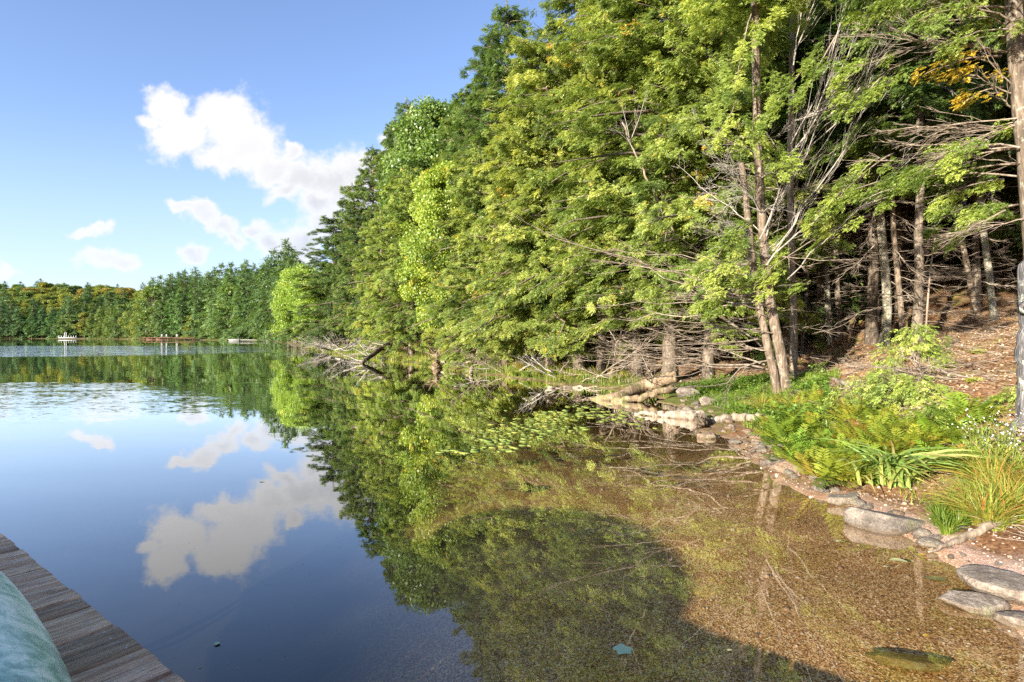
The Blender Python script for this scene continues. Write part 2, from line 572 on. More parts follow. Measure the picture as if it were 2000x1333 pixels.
def mat_water():
    m, t, out = new_mat('clear_brown_lake_water')
    geo = t.node('ShaderNodeNewGeometry').outputs['Position']
    x, y, z = t.sep(geo)
    # wind patches, with ragged edges
    warp = t.noise(geo, 0.12, 3, 0.6, out=1)
    wp = t.vmath('ADD', geo, t.vmath('MULTIPLY', t.vmath('SUBTRACT', warp, (0.5, 0.5, 0.5)), (9.0, 6.0, 0)))

    def patch(cx, cy, rx, ry, a, b, ang=0.0):
        d = t.vmath('SUBTRACT', wp, (cx, cy, 0))
        dx, dy, dz = t.sep(d)
        ca, sa = math.cos(ang), math.sin(ang)
        ex = t.math('ADD', t.math('MULTIPLY', dx, ca / rx), t.math('MULTIPLY', dy, sa / rx))
        ey = t.math('ADD', t.math('MULTIPLY', dx, -sa / ry), t.math('MULTIPLY', dy, ca / ry))
        q = t.vmath('LENGTH', t.comb(ex, ey, 0.0), out=1)
        return t.smooth(q, a, b, 1.0, 0.0)
    p1 = patch(-17.5, 14.5, 10.5, 5.8, 0.75, 1.15)
    p2 = patch(-62, 66, 44, 26, 0.85, 1.08)
    p3 = patch(-120, 150, 90, 35, 0.8, 1.1)
    far = t.smooth(y, 20, 60, 0.0, 1.0)
    amp = t.math('ADD', t.math('MULTIPLY', p1, 1.0), t.math('MULTIPLY', p2, 4.5))
    amp = t.math('ADD', amp, t.math('MULTIPLY', p3, 1.6))
    # ripples as a normal, made of three noises
    s1 = t.vmath('MULTIPLY', geo, (2.2, 5.2, 1.0))
    r1 = t.noise(s1, 2.2, 3, 0.6, out=1)
    s2 = t.vmath('MULTIPLY', geo, (0.45, 1.25, 1.0))
    r2 = t.noise(s2, 1.0, 2, 0.5, out=1)
    c1 = t.vmath('SUBTRACT', r1, (0.5, 0.5, 0.5))
    c2 = t.vmath('SUBTRACT', r2, (0.5, 0.5, 0.5))
    near_amp = t.math('ADD', 0.006, t.math('MULTIPLY', amp, 0.15))
    swell = t.math('ADD', 0.011, t.math('MULTIPLY', amp, 0.05))
    mid = t.smooth(y, 5, 40, 0.0, 0.010)
    nrm = t.vmath('ADD', t.vmath('SCALE', c1, t.math('ADD', near_amp, mid)), t.vmath('SCALE', c2, swell))
    nrm = t.vmath('MULTIPLY', nrm, (0.6, 1.0, 0.0))
    nrm = t.vmath('NORMALIZE', t.vmath('ADD', nrm, (0, 0, 1)))
    inc = t.node('ShaderNodeNewGeometry').outputs['Incoming']
    cs = t.math('ABSOLUTE', t.vmath('DOT_PRODUCT', inc, nrm, out=1))
    # reflectance of a water surface, the same from either side
    fr = t.math('ADD', 0.02, t.math('MULTIPLY', t.math('POWER', t.math('SUBTRACT', 1.0, cs), 4.2), 0.97))
    fac = t.math('MULTIPLY', fr, 1.68, clamp=True)
    gl = t.node('ShaderNodeBsdfGlossy')
    gl.inputs['Roughness'].default_value = 0.012
    gl.inputs['Color'].default_value = (1, 1, 1, 1)
    t.l.new(nrm, gl.inputs['Normal'])
    tr = t.node('ShaderNodeBsdfTransparent')
    tr.inputs[0].default_value = (0.92, 0.87, 0.75, 1)
    mx = t.node('ShaderNodeMixShader')
    t.l.new(fac, mx.inputs[0])
    t.l.new(tr.outputs[0], mx.inputs[1])
    t.l.new(gl.outputs[0], mx.inputs[2])
    t.l.new(mx.outputs[0], out.inputs['Surface'])
    return m


def mat_planks():
    m, t, out = new_mat('weathered_deck_planks')
    uv = t.node('ShaderNodeTexCoord').outputs['Object']
    tt = t.attr('tint')
    off = t.comb(0.0, t.math('MULTIPLY', tt, 37.0), t.math('MULTIPLY', tt, 11.0))
    p = t.vmath('ADD', uv, off)
    st = t.vmath('MULTIPLY', p, (5.0, 0.5, 3.0))
    n = t.noise(st, 5.0, 6, 0.7, dist=0.6)
    n2 = t.noise(t.vmath('MULTIPLY', p, (4, 1, 1)), 2.0, 4, 0.6)
    n3 = t.noise(t.vmath('MULTIPLY', p, (30.0, 1.2, 3.0)), 5.0, 3, 0.6, dist=0.3)
    c = t.ramp(n, [(0.28, (0.16, 0.10, 0.07)), (0.45, (0.52, 0.36, 0.22)), (0.58, (0.72, 0.54, 0.36)), (0.74, (0.88, 0.75, 0.56))])
    c = t.mix(t.smooth(n2, 0.42, 0.62, 0, 0.55), c, t.mix(1.0, c, (0.88, 0.80, 0.88), 'MULTIPLY'))
    c = t.mix(t.smooth(n3, 0.60, 0.68, 0, 0.6), c, (0.06, 0.04, 0.03))
    c = t.mix(1.0, c, t.ramp(t.math('FRACT', t.math('MULTIPLY', tt, 7.3)), [(0, (0.60, 0.55, 0.52)), (0.5, (1.05, 0.93, 0.84)), (1, (1.30, 1.22, 1.20))]), 'MULTIPLY')
    kv = t.node('ShaderNodeTexVoronoi', feature='F1')
    t.l.new(t.vmath('MULTIPLY', p, (3.2, 1.4, 0)), kv.inputs['Vector'])
    kv.inputs['Scale'].default_value = 1.3
    c = t.mix(t.smooth(kv.outputs['Distance'], 0.05, 0.09, 0.85, 0.0), c, (0.03, 0.018, 0.012))
    h = t.math('SUBTRACT', n, t.math('MULTIPLY', t.smooth(n3, 0.56, 0.64), 0.5))
    principled(t, out, c, 0.7, 0.3, h, 0.8, 0.012)
    return m


def mat_canoe():
    m, t, out = new_mat('mottled_teal_fibreglass')
    co = t.node('ShaderNodeTexCoord').outputs['Object']
    n = t.noise(co, 4.2, 7, 0.68, dist=1.4)
    n2 = t.noise(t.vmath('MULTIPLY', co, (2.0, 9.0, 9.0)), 2.2, 5, 0.7, dist=0.5)
    f = t.math('ADD', t.math('MULTIPLY', n, 0.75), t.math('MULTIPLY', n2, 0.25))
    c = t.ramp(f, [(0.42, (0.06, 0.26, 0.22)), (0.48, (0.20, 0.48, 0.38)), (0.53, (0.50, 0.74, 0.58)), (0.60, (0.86, 0.94, 0.78))])
    sc = t.smooth(t.noise(t.vmath('MULTIPLY', co, (3.0, 14.0, 30.0)), 3.0, 3, 0.6, dist=2.0), 0.62, 0.66, 0, 0.5)
    c = t.mix(sc, c, (0.14, 0.26, 0.24))
    principled(t, out, c, 0.32, 0.5, n2, 0.1, 0.01)
    return m


M['ground'] = mat_ground()
M['water'] = mat_water()
M['planks'] = mat_planks()
M['canoe'] = mat_canoe()

# ------------------------------------------------------------------ lake outline and terrain
front_px = [(2000, 1240), (1890, 1130), (1790, 1062), (1680, 1000), (1570, 950), (1510, 922), (1430, 872), (1385, 835), (1355, 808),
            (1310, 788), (1250, 768), (1170, 757), (1100, 752), (1010, 741), (950, 731), (850, 716), (770, 704), (700, 696.5), (650, 690),
            (600, 681), (575, 673.5), (545, 668.8), (470, 666.0), (380, 664.6), (300, 664.2), (240, 663.0), (150, 662.3), (60, 662.2)]
FRONT = [(2.75, 2.2)] + [W(a, b) for a, b in front_px]
BACK = [(-330, 268), (-420, 150), (-300, 20), (-100, -20), (-30, -12), (-14, -5.5), (-9, -1.9), (-3, -1.6), (1.4, -0.8), (2.5, 0.9)]
FRONT = np.array(FRONT)
BACKL = np.array([FRONT[-1]] + BACK + [tuple(FRONT[0])])
LAKE = np.array(list(map(tuple, FRONT)) + BACK)


def seg_dist(x, y, pl):
    d = np.full(x.shape, 1e9)
    for (ax, ay), (bx, by) in zip(pl[:-1], pl[1:]):
        vx, vy = bx - ax, by - ay
        tt = np.clip(((x - ax) * vx + (y - ay) * vy) / (vx * vx + vy * vy + 1e-9), 0, 1)
        d = np.minimum(d, np.hypot(x - ax - tt * vx, y - ay - tt * vy))
    return d


def inside(x, y, poly):
    c = np.zeros(x.shape, bool)
    n = len(poly)
    for i in range(n):
        ax, ay = poly[i]
        bx, by = poly[(i + 1) % n]
        if ay == by:
            continue
        c ^= ((ay > y) != (by > y)) & (x < (bx - ax) * (y - ay) / (by - ay) + ax)
    return c


def terrain(x, y, full=False):
    """height, distance inland (+) or out (-)"""
    x = np.asarray(x, float)
    y = np.asarray(y, float)
    dist = np.hypot(x, y)
    wob = fbm(x * 1.3, y * 1.3, 3, 3) * np.clip(dist / 10, 0.25, 2.2) * 0.5
    df = seg_dist(x, y, FRONT)
    db = seg_dist(x, y, BACKL)
    ins = inside(x, y, LAKE)
    d = np.minimum(df, db)
    sd = np.where(ins, -d, d) + wob
    dl = np.maximum(sd, 0)
    zn = np.interp(dl, [0, .5, 1, 2, 4, 7, 11, 25, 60, 150, 400], [0, .05, .10, .30, 1.05, 1.85, 3.2, 8, 17, 26, 30])
    zm = np.interp(dl, [0, .4, 1, 3, 6, 12, 25, 60, 150, 400], [0, .10, .16, .35, .9, 2.8, 7.5, 16, 24, 30])
    zf = np.interp(dl, [0, 1, 4, 12, 40, 90, 200, 400], [0, .25, .5, 1.8, 8.5, 19, 30, 34])
    wm = np.clip((y - 12) / 5, 0, 1)
    wf = np.clip((y - 60) / 40, 0, 1)
    zl = (zn * (1 - wm) + zm * wm) * (1 - wf) + zf * wf
    zb = np.interp(dl, [0, 1, 4, 20, 60], [0, .15, .3, .8, 1.5])
    wb = np.clip((1.2 - y) / 2.0, 0, 1) * np.clip((3.5 - x) / 2, 0, 1)
    zl = zl * (1 - wb) + zb * wb
    sdf = np.where(ins, -df, 0) + np.where(ins, wob, 0)
    zw = np.interp(np.maximum(-sdf, 0), [0, .4, 1.0, 2, 3.5, 5, 8, 15, 40], [0, -.07, -.16, -.27, -.42, -.75, -1.6, -2.4, -3.2])
    zbk = np.interp(db, [0, .3, 1.0], [0, -.7, -3.2])
    use_b = ins
    zw = np.where(use_b, np.maximum(zw, zbk), zw)
    z = np.where(sd > 0, zl, np.minimum(zw, 0))
    land = np.clip(sd / 1.5, 0, 1)
    z = z + fbm(x * 0.9, y * 0.9, 11, 3) * 0.16 * land + fbm(x * 5, y * 5, 17, 2) * 0.035 * np.clip(sd / 0.5, 0.15, 1) * np.clip(1.5 - dist / 60, 0, 1)
    z = z + fbm(x * 0.03, y * 0.03, 23, 3) * np.clip(sd / 40, 0, 1) * 6
    if full:
        return z, sd, sdf
    return z, sd


def gz(x, y):
    z, _ = terrain(np.array([x]), np.array([y]))
    return float(z[0])


def lines(stops):
    out = []
    for a, b, st in stops:
        out += list(np.arange(a, b, st))
    return np.array(sorted(set(np.round(out, 4))))


def build_ground():
    gx = lines([(-1500, -420, 120), (-420, -100, 6), (-100, -30, 1.6), (-30, -8, 0.5), (-8, -2, 0.16), (-2, 13, 0.075), (13, 24, 0.25), (24, 60, 1.2), (60, 300, 10), (300, 1501, 120)])
    gy = lines([(-300, -20, 20), (-20, 1, 0.8), (1, 2, 0.2), (2, 16, 0.075), (16, 30, 0.18), (30, 60, 0.6), (60, 130, 1.6), (130, 420, 4), (420, 1800, 100)])
    X, Y = np.meshgrid(gx, gy)
    z, sd, sdf = terrain(X.ravel(), Y.ravel(), True)
    x, y = X.ravel(), Y.ravel()
    nx, ny = len(gx), len(gy)
    i = np.arange(nx - 1)
    j = np.arange(ny - 1)
    a = (j[:, None] * nx + i).ravel()
    f = np.stack([a, a + 1, a + nx + 1, a + nx], -1)
    mb = MB().add(np.stack([x, y, z], -1), f)
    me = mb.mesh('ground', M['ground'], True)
    # material zones
    n = fbm(x * 0.8, y * 0.8, 41, 3)
    near = np.clip((9 - y) / 3, 0, 1)
    beach = np.clip((0.75 - sd + n * 0.6 - np.clip((y - 3.8) * 0.25, 0, 0.55)) / 0.25, 0, 1) * (sd > 0)
    beach = np.maximum(beach, np.clip((4.5 - y + n) / 0.6, 0, 1) * np.clip((1.8 - sd) / 0.4, 0, 1) * (sd > 0))
    grav = np.where(sd <= 0, 1.0, beach)
    silt_depth_dark = np.clip((-sdf - 3.0 + n * 0.9) / 1.7, 0, 1) * np.where(sd < 0, 1, 0)  # weight of silt and of the painted deep-water darkness
    silt_depth_dark = np.maximum(silt_depth_dark, np.clip((y - 8 + n * 3) / 5, 0, 1) * (sd < 0) * 0.8)
    grass = np.clip((y - 9 + n * 3) / 2, 0, 1) * np.clip((3.2 + n * 2 - sd) / 1.0, 0, 1) * (sd > 0) * np.clip((sd) / 0.2, 0, 1)
    grass = np.maximum(grass, np.clip((y - 60) / 30, 0, 1) * (sd > 0) * 0.8)
    for nm, val in (('gravel', grav), ('grass', grass), ('silt_depth_dark', silt_depth_dark)):
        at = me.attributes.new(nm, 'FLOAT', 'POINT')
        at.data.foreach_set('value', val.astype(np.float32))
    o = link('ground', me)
    tag(o, 'forest slope, gravel beach and lake bed', None, None, 'structure')
    # water: a closed body with its top at z = 0
    mb = MB().add([(-1100, -500, 0), (700, -500, 0), (700, 850, 0), (-1100, 850, 0)], [[0, 1, 2, 3]])
    o = link('lake_water', mb.mesh('lake_water', M['water']))
    tag(o, 'calm clear lake with mirror reflections', None, None, 'structure')


build_ground()

# ------------------------------------------------------------------ foliage building blocks
def frond_template(pairs, leaf_l, leaf_w, ang, droop=0.18, tip=0.3, root=0.06, shape=0.75):
    """flat feathery spray along +X, length 1: kites (verts (n*4,3))"""
    V = []

    def kite(bx, by, dx, dy, L, w):
        px, py = -dy, dx
        m = 0.45 * L
        V.extend([(bx, by, 0), (bx + dx * m + px * w, by + dy * m + py * w, 0.012), (bx + dx * L, by + dy * L, 0), (bx + dx * m - px * w, by + dy * m - py * w, 0.012)])
    for i in range(pairs):
        u = root + (1 - root - 0.08) * i / (pairs - 1)
        L = leaf_l * (1 - u) ** shape * (0.85 + 0.3 * ((i * 7) % 5) / 5) + 0.07
        for sgn in (-1, 1):
            a = ang * (1 - 0.3 * u) + 0.15 * (((i * 3 + sgn) % 4) / 4 - 0.4)
            kite(u + 0.015 * sgn, 0, math.cos(a), sgn * math.sin(a), L, leaf_w * (0.7 + 0.5 * (1 - u)))
    kite(1 - tip * 0.8, 0, 1, 0, tip * 0.8, leaf_w * 0.8)
    V = np.array(V, float)
    V[:, 2] -= droop * (V[:, 0] ** 2) + 0.12 * np.abs(V[:, 1])
    return V


FR_FINE = frond_template(10, 0.40, 0.026, R(50))
FR_MID = frond_template(7, 0.42, 0.030, R(50))
FR_COARSE = frond_template(3, 0.50, 0.10, R(48))
FR_FERN = frond_template(9, 0.30, 0.038, R(66), 0.30, 0.2, 0.15, 0.5)


def place(mb, tmpl, pos, d, up, size, tint):
    """instances of a template as real faces: x axis along d, z near up"""
    d = d / (np.linalg.norm(d, axis=1, keepdims=True) + 1e-9)
    y = np.cross(up, d)
    y /= np.linalg.norm(y, axis=1, keepdims=True) + 1e-9
    z = np.cross(d, y)
    Mx = np.stack([d, y, z], -1)              # (N,3,3) columns
    V = np.einsum('nij,kj->nki', Mx, tmpl) * size[:, None, None] + pos[:, None, :]
    K = len(tmpl)
    if K > 4 and tmpl is not FR_FERN:
        rj = np.random.default_rng(len(pos))
        V = V + rj.normal(0, 0.028, V.shape) * size[:, None, None]
        tk = np.clip(tint[:, None] + rj.normal(0, 0.075, (len(pos), K // 4)), 0, 1)
        tk = np.where(tint[:, None] > 0.925, tint[:, None], np.minimum(tk, 0.92))
        tt = np.repeat(tk.ravel(), 4)
    else:
        tt = np.repeat(tint, K)
    f = np.arange(len(pos) * K).reshape(-1, 4)
    mb.add(V.reshape(-1, 3), f, tt)


def rot_z(v, a):
    c, s = np.cos(a), np.sin(a)
    return np.stack([v[:, 0] * c - v[:, 1] * s, v[:, 0] * s + v[:, 1] * c, v[:, 2]], -1)


def bough_sprays(rng, mb, tmpl, start, az, L, rise, droop, n, size, tint0=0.5, width=0.36, autumn=0.0, hang=0.25, u0=0.12):
    """sprays on limbs; start (N,3), az, L, rise, droop arrays; n sprays per metre"""
    N = len(L)
    cnt = np.maximum((L * n).astype(int), 3)
    idx = np.repeat(np.arange(N), cnt)
    T = len(idx)
    # side twigs: sprays sit together on them, leaving gaps between
    ntw = 4 + (L * 2.6).astype(int)
    TW = int(ntw.max())
    tu = rng.random((N, TW)) ** 0.8
    ts = rng.uniform(-1, 1, (N, TW))
    tz = rng.normal(0, 0.10, (N, TW)) * np.minimum(L, 3)[:, None] * 0.8
    tt_ = rng.normal(0, 0.13, (N, TW))
    pick = (rng.random(T) * ntw[idx]).astype(int)
    q = rng.normal(0, 1, T)
    u = np.clip(u0 + (1 - u0) * tu[idx, pick] + q * 0.13 / np.maximum(L[idx], 0.4), u0 * 0.5, 1.0)
    s = np.clip(ts[idx, pick] + rng.normal(0, 0.10, T), -1.1, 1.1)
    zoff = tz[idx, pick]
    toff = tt_[idx, pick]
    wid = width * L[idx] * (1 - u) ** 0.6 * (0.35 + 0.65 * np.minimum(u * 3, 1)) + 0.10
    hor = np.stack([np.cos(az[idx]), np.sin(az[idx]), np.zeros(T)], -1)
    lat = np.stack([-np.sin(az[idx]), np.cos(az[idx]), np.zeros(T)], -1)
    r = L[idx] * u
    pos = start[idx] + hor * r[:, None] + lat * (s * wid)[:, None]
    pos[:, 2] += rise[idx] * r - droop[idx] * L[idx] * u ** 2 - np.abs(s) * wid * hang + zoff + rng.normal(0, 0.05, T)
    d = rot_z(hor, s * rng.uniform(0.3, 1.1, T))
    d += rng.normal(0, 0.32, (T, 3))
    d[:, 2] = rng.uniform(-0.75, 0.25, T) - droop[idx] * u * 0.5
    up = np.stack([rng.normal(0, 0.28, T), rng.normal(0, 0.28, T), np.full(T, 0.75)], -1)
    up += hor * rng.uniform(0.1, 1.0, (T, 1))
    limb_t = rng.normal(0, 0.13, N)
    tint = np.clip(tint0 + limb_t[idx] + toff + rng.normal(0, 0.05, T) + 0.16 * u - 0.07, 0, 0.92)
    if autumn:
        au = rng.random(N) < autumn
        hit = au[idx] & (rng.random(T) < 0.5) & (u > 0.55) & (s > 0)
        tint[hit] = rng.uniform(0.93, 1.0, hit.sum())
        stray = rng.random(T) < autumn * 0.25
        tint[stray] = 0.98
    place(mb, tmpl, pos, d, up, size * rng.uniform(0.6, 1.2, T), tint)


def limb_lines(rng, start, az, L, rise, droop, K=6, wob=0.03):
    t = np.linspace(0, 1, K)
    hor = np.stack([np.cos(az), np.sin(az), np.zeros(len(L))], -1)
    P = start[:, None, :] + hor[:, None, :] * (L[:, None] * t)[:, :, None]
    P[:, :, 2] += rise[:, None] * L[:, None] * t - droop[:, None] * L[:, None] * t ** 2
    P += rng.normal(0, 1, P.shape) * wob * L[:, None, None] * t[None, :, None]
    return P


def bare_tree_limbs(rng, mb, start, dirs, L, r0, droop, kids=9, kids2=3, S=4, spread=0.9, curl=0.25, flatz=0.5, K=8):
    """bare curved limbs with side twigs; all one mesh"""
    N = len(L)
    t = np.linspace(0, 1, K)
    dirs = dirs / np.linalg.norm(dirs, axis=1, keepdims=True)
    wob = np.cumsum(rng.normal(0, 1, (N, K, 3)), axis=1)
    wob -= wob[:, :1]
    P = start[:, None] + dirs[:, None] * (L[:, None] * t)[..., None] + wob * (0.016 * L)[:, None, None]
    P[:, :, 2] += droop[:, None] * L[:, None] * (t ** 2)
    rad = r0[:, None] * (1 - 0.85 * t)[None] + 0.002
    mb.tubes(P, rad, S, rng.uniform(0.3, 0.7, N), False)

    def side(P, L, r0, n, frac, S, K2, lo=0.15):
        N, K, _ = P.shape
        idx = np.repeat(np.arange(N), n)
        u = rng.uniform(lo, 0.97, len(idx))
        k = np.minimum((u * (K - 1)).astype(int), K - 2)
        fr = (u * (K - 1) - k)[:, None]
        p0, p1 = P[idx, k], P[idx, k + 1]
        st = p0 * (1 - fr) + p1 * fr
        tan = (p1 - p0)
        tan /= np.linalg.norm(tan, axis=1, keepdims=True) + 1e-9
        rnd = rng.normal(0, 1, (len(idx), 3))
        rnd[:, 2] *= flatz
        rnd -= tan * (rnd * tan).sum(1, keepdims=True)
        rnd /= np.linalg.norm(rnd, axis=1, keepdims=True) + 1e-9
        d = tan + rnd * spread * rng.uniform(0.5, 1.2, (len(idx), 1))
        d /= np.linalg.norm(d, axis=1, keepdims=True)
        l = L[idx] * frac * (1 - u * 0.7) * rng.uniform(0.4, 1.2, len(idx))
        tt = np.linspace(0, 1, K2)
        Q = st[:, None] + d[:, None] * (l[:, None] * tt)[..., None]
        Q += (tan * curl)[:, None] * (l[:, None] * tt ** 2)[..., None]
        w = np.cumsum(rng.normal(0, 1, Q.shape), axis=1)
        w -= w[:, :1]
        Q += w * (0.03 * l)[:, None, None]
        rr = (np.maximum(r0[idx] * 0.45 * (1 - u), 0.0025))[:, None] * (1 - 0.7 * tt)[None] + 0.0012
        mb.tubes(Q, rr, S, rng.uniform(0.25, 0.75, len(idx)), False)
        return Q, l, r0[idx] * 0.45 * (1 - u)
    Q, l, rq = side(P, L, r0, kids, 0.42, 3, 5)
    if kids2:
        side(Q, l, rq, kids2, 0.55, 3, 4, 0.2)
    return P


def trunk_line(H, lean=(0, 0), K=12, wob=0.05, rng=None):
    t = np.linspace(0, 1, K)
    P = np.stack([lean[0] * H * t, lean[1] * H * t, -0.35 + (H + 0.35) * t], -1)
    if rng is not None:
        w = np.cumsum(rng.normal(0, wob, (K, 2)), axis=0)
        P[:, :2] += w - w[0]
    return P


def trunk_rad(r, K=12, top=0.12):
    t = np.linspace(0, 1, K)
    rad = r * (1 - (1 - top) * t)
    rad[0] *= 1.45
    rad[1] *= 1.08
    return rad


def conifer_parts(name, seed, Ht, Rd, z0, nl, dens, size, tmpl, leaf, barkm, r=0.2, autumn=0.0, rise=0.18, droop=0.34, tint0=0.45, prof=0.75, dead=0, tiers=0.0, lean=(0, 0), width=0.36, top_pow=1.0):
    """meshes of one conifer: trunk with limbs, needles, dead lower branches"""
    rng = np.random.default_rng(seed)
    K = 14
    P = trunk_line(Ht, lean, K, 0.05, rng)
    mb = MB().tubes(P[None], trunk_rad(r, K)[None], 9, 0.5)
    z = z0 + (Ht - z0 - 0.3) * (np.arange(nl) + rng.random(nl)) / nl
    if tiers:
        z += np.sin(z * 2 * math.pi / tiers) * tiers * 0.16
    z = np.clip(z, z0, Ht - 0.1)
    q = (Ht - z) / (Ht - z0)
    L = Rd * np.minimum(q ** prof, 1.15 * (1 - 0.18 * (1 - np.minimum((1 - q) * 4, 1)))) * np.clip(rng.normal(0.86, 0.27, nl), 0.3, 1.5) + 0.25
    az = np.arange(nl) * 2.39996 + rng.normal(0, 0.6, nl)
    tx = np.interp(z, P[:, 2], P[:, 0])
    ty = np.interp(z, P[:, 2], P[:, 1])
    st = np.stack([tx, ty, z], -1)
    ri = rise * (0.5 + 1.3 * (1 - q)) + rng.normal(0, 0.13, nl)
    dr = droop * (0.6 + 0.5 * q) + rng.normal(0, 0.08, nl)
    LP = limb_lines(rng, st, az, L, ri, dr)
    mb.tubes(LP, (0.010 + 0.016 * L)[:, None] * np.linspace(1, 0.15, 6)[None], 4, 0.4, False)
    trunk = mb.mesh(name + '_trunk', barkm, True)
    cr = MB()
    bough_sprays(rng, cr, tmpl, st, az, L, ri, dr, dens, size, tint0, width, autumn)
    n2 = 14
    pos = np.stack([np.full(n2, tx[-1]), np.full(n2, ty[-1]), Ht - rng.random(n2) * 0.9], -1)
    dd = rng.normal(0, 0.5, (n2, 3))
    dd[:, 2] = 0.9
    place(cr, tmpl, pos, dd, rng.normal(0, 1, (n2, 3)), np.full(n2, size * 0.8), np.full(n2, tint0))
    crown = cr.mesh(name + '_crown', leaf)
    dm = None
    if dead:
        zz = rng.uniform(max(0.5, z0 * 0.15), z0 * 1.25 + 0.6, dead)
        azd = rng.uniform(0, 2 * math.pi, dead)
        s0 = np.stack([np.interp(zz, P[:, 2], P[:, 0]), np.interp(zz, P[:, 2], P[:, 1]), zz], -1)
        dv = np.stack([np.cos(azd), np.sin(azd), rng.uniform(-0.25, 0.2, dead)], -1)
        b = MB()
        bare_tree_limbs(rng, b, s0, dv, rng.uniform(0.45, 1.0, dead) * Rd * 0.85, rng.uniform(0.008, 0.018, dead), rng.uniform(-0.12, 0.2, dead), 7, 2, 4)
        dm = b.mesh(name + '_dead_branches', M['twig'])
    return trunk, crown, dm


def broadleaf_parts(name, seed, Ht, Rd, z0, blobs, leaves, lsize, leaf, barkm, r=0.18, tint0=0.5, autumn=0.03, squash=1.0):
    rng = np.random.default_rng(seed)
    K = 8
    P = trunk_line(Ht * 0.75, (0.02, 0.01), K, 0.08, rng)
    mb = MB().tubes(P[None], trunk_rad(r, K, 0.3)[None], 9, 0.5)
    # crown puffs over an uneven dome
    th = rng.uniform(0, 2 * math.pi, blobs)
    cz = rng.uniform(-1, 1, blobs)
    rr = np.sqrt(1 - cz ** 2) * rng.uniform(0.55, 1.0, blobs)
    c = np.stack([np.cos(th) * rr * Rd, np.sin(th) * rr * Rd, (z0 + Ht) / 2 + cz * (Ht - z0) / 2 * 0.9 * squash], -1)
    c[:, :2] *= (1 + 0.35 * rng.normal(0, 0.5, (blobs, 1)))
    br = rng.uniform(0.13, 0.34, blobs) * Rd
    k = rng.integers(3, K - 1, blobs)
    s0 = P[k]
    mid = (s0 + c) / 2
    mid[:, 2] -= 0.1 * Rd
    Q = np.stack([s0, mid * 0.6 + s0 * 0.4, mid * 0.6 + c * 0.4, c], 1)
    mb.tubes(Q, np.linspace(1, 0.2, 4)[None] * (r * 0.22), 4, 0.4, False)
    trunk = mb.mesh(name + '_trunk', barkm, True)
    cnt = np.maximum((leaves * (br / br.mean()) ** 2 / blobs).astype(int), 4)
    idx = np.repeat(np.arange(blobs), cnt)
    T = len(idx)
    v = rng.normal(0, 1, (T, 3))
    v /= np.linalg.norm(v, axis=1, keepdims=True)
    rad = br[idx] * rng.random(T) ** 0.45
    pos = c[idx] + v * rad[:, None] * np.array([1.15, 1.15, 0.75])
    kite = np.array([(0, 0, 0), (0.5, 0.42, 0.05), (1, 0, -0.08), (0.5, -0.42, 0.05)])
    d = v + rng.normal(0, 0.7, (T, 3))
    d[:, 2] -= 0.5
    bt = rng.normal(0, 0.13, blobs)
    tint = np.clip(tint0 + bt[idx] + rng.normal(0, 0.12, T), 0, 0.9)
    au = (rng.random(blobs) < autumn * 2)
    hit = (au[idx] & (rng.random(T) < 0.55)) | (rng.random(T) < autumn * 0.5)
    tint[hit] = rng.uniform(0.92, 1.0, hit.sum())
    cr = MB()
    place(cr, kite, pos, d, v + rng.normal(0, 0.5, (T, 3)), lsize * rng.uniform(0.6, 1.3, T), tint)
    return trunk, cr.mesh(name + '_crown', leaf), None


PARTS = {}


def make_tree(kind, name, label, cat, loc, rz, sc, color=(1, 1, 1, 1), group=None, tilt=(0, 0)):
    t = thing(name, label, cat, loc, rz, group, sc)
    t.rotation_euler = (tilt[0], tilt[1], rz)
    tr, cr, dm = PARTS[kind]
    link('trunk', tr, t)
    o = link('crown', cr, t)
    o.color = color
    if dm:
        link('dead_branches', dm, t)
    return t


# near-tree kinds
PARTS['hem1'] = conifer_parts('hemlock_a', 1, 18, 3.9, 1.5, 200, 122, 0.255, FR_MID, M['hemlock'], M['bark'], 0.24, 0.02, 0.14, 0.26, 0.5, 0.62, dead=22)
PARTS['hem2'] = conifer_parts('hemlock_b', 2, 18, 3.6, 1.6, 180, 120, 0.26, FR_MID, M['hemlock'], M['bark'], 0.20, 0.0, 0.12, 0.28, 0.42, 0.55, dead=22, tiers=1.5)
PARTS['ced1'] = conifer_parts('cedar_a', 3, 15, 3.0, 1.2, 200, 140, 0.235, FR_MID, M['cedar'], M['bark'], 0.20, 0.03, 0.16, 0.28, 0.5, 0.42, dead=24, width=0.42)
PARTS['ced2'] = conifer_parts('cedar_b', 4, 15, 2.8, 1.4, 185, 140, 0.24, FR_MID, M['cedar'], M['bark'], 0.18, 0.04, 0.12, 0.30, 0.55, 0.45, dead=24, width=0.45, tiers=1.1)
PARTS['hem3'] = conifer_parts('hemlock_c', 31, 18, 3.9, 2.7, 180, 115, 0.25, FR_MID, M['hemlock'], M['bark_dark'], 0.22, 0.02, 0.14, 0.26, 0.5, 0.55, dead=32)
PARTS['ced3'] = conifer_parts('cedar_c', 32, 15, 3.0, 2.5, 175, 130, 0.235, FR_MID, M['cedar'], M['bark_dark'], 0.18, 0.04, 0.16, 0.28, 0.5, 0.42, dead=32, width=0.42)
PARTS['high1'] = conifer_parts('tall_hemlock_a', 5, 20, 3.6, 7.5, 90, 34, 0.55, FR_FINE, M['hemlock'], M['bark_dark'], 0.17, 0.0, 0.1, 0.3, 0.35, dead=40)
PARTS['high2'] = conifer_parts('tall_hemlock_b', 6, 19, 3.2, 5.5, 90, 34, 0.55, FR_FINE, M['hemlock'], M['bark_dark'], 0.14, 0.0, 0.1, 0.3, 0.35, dead=40, lean=(0.03, 0.01))
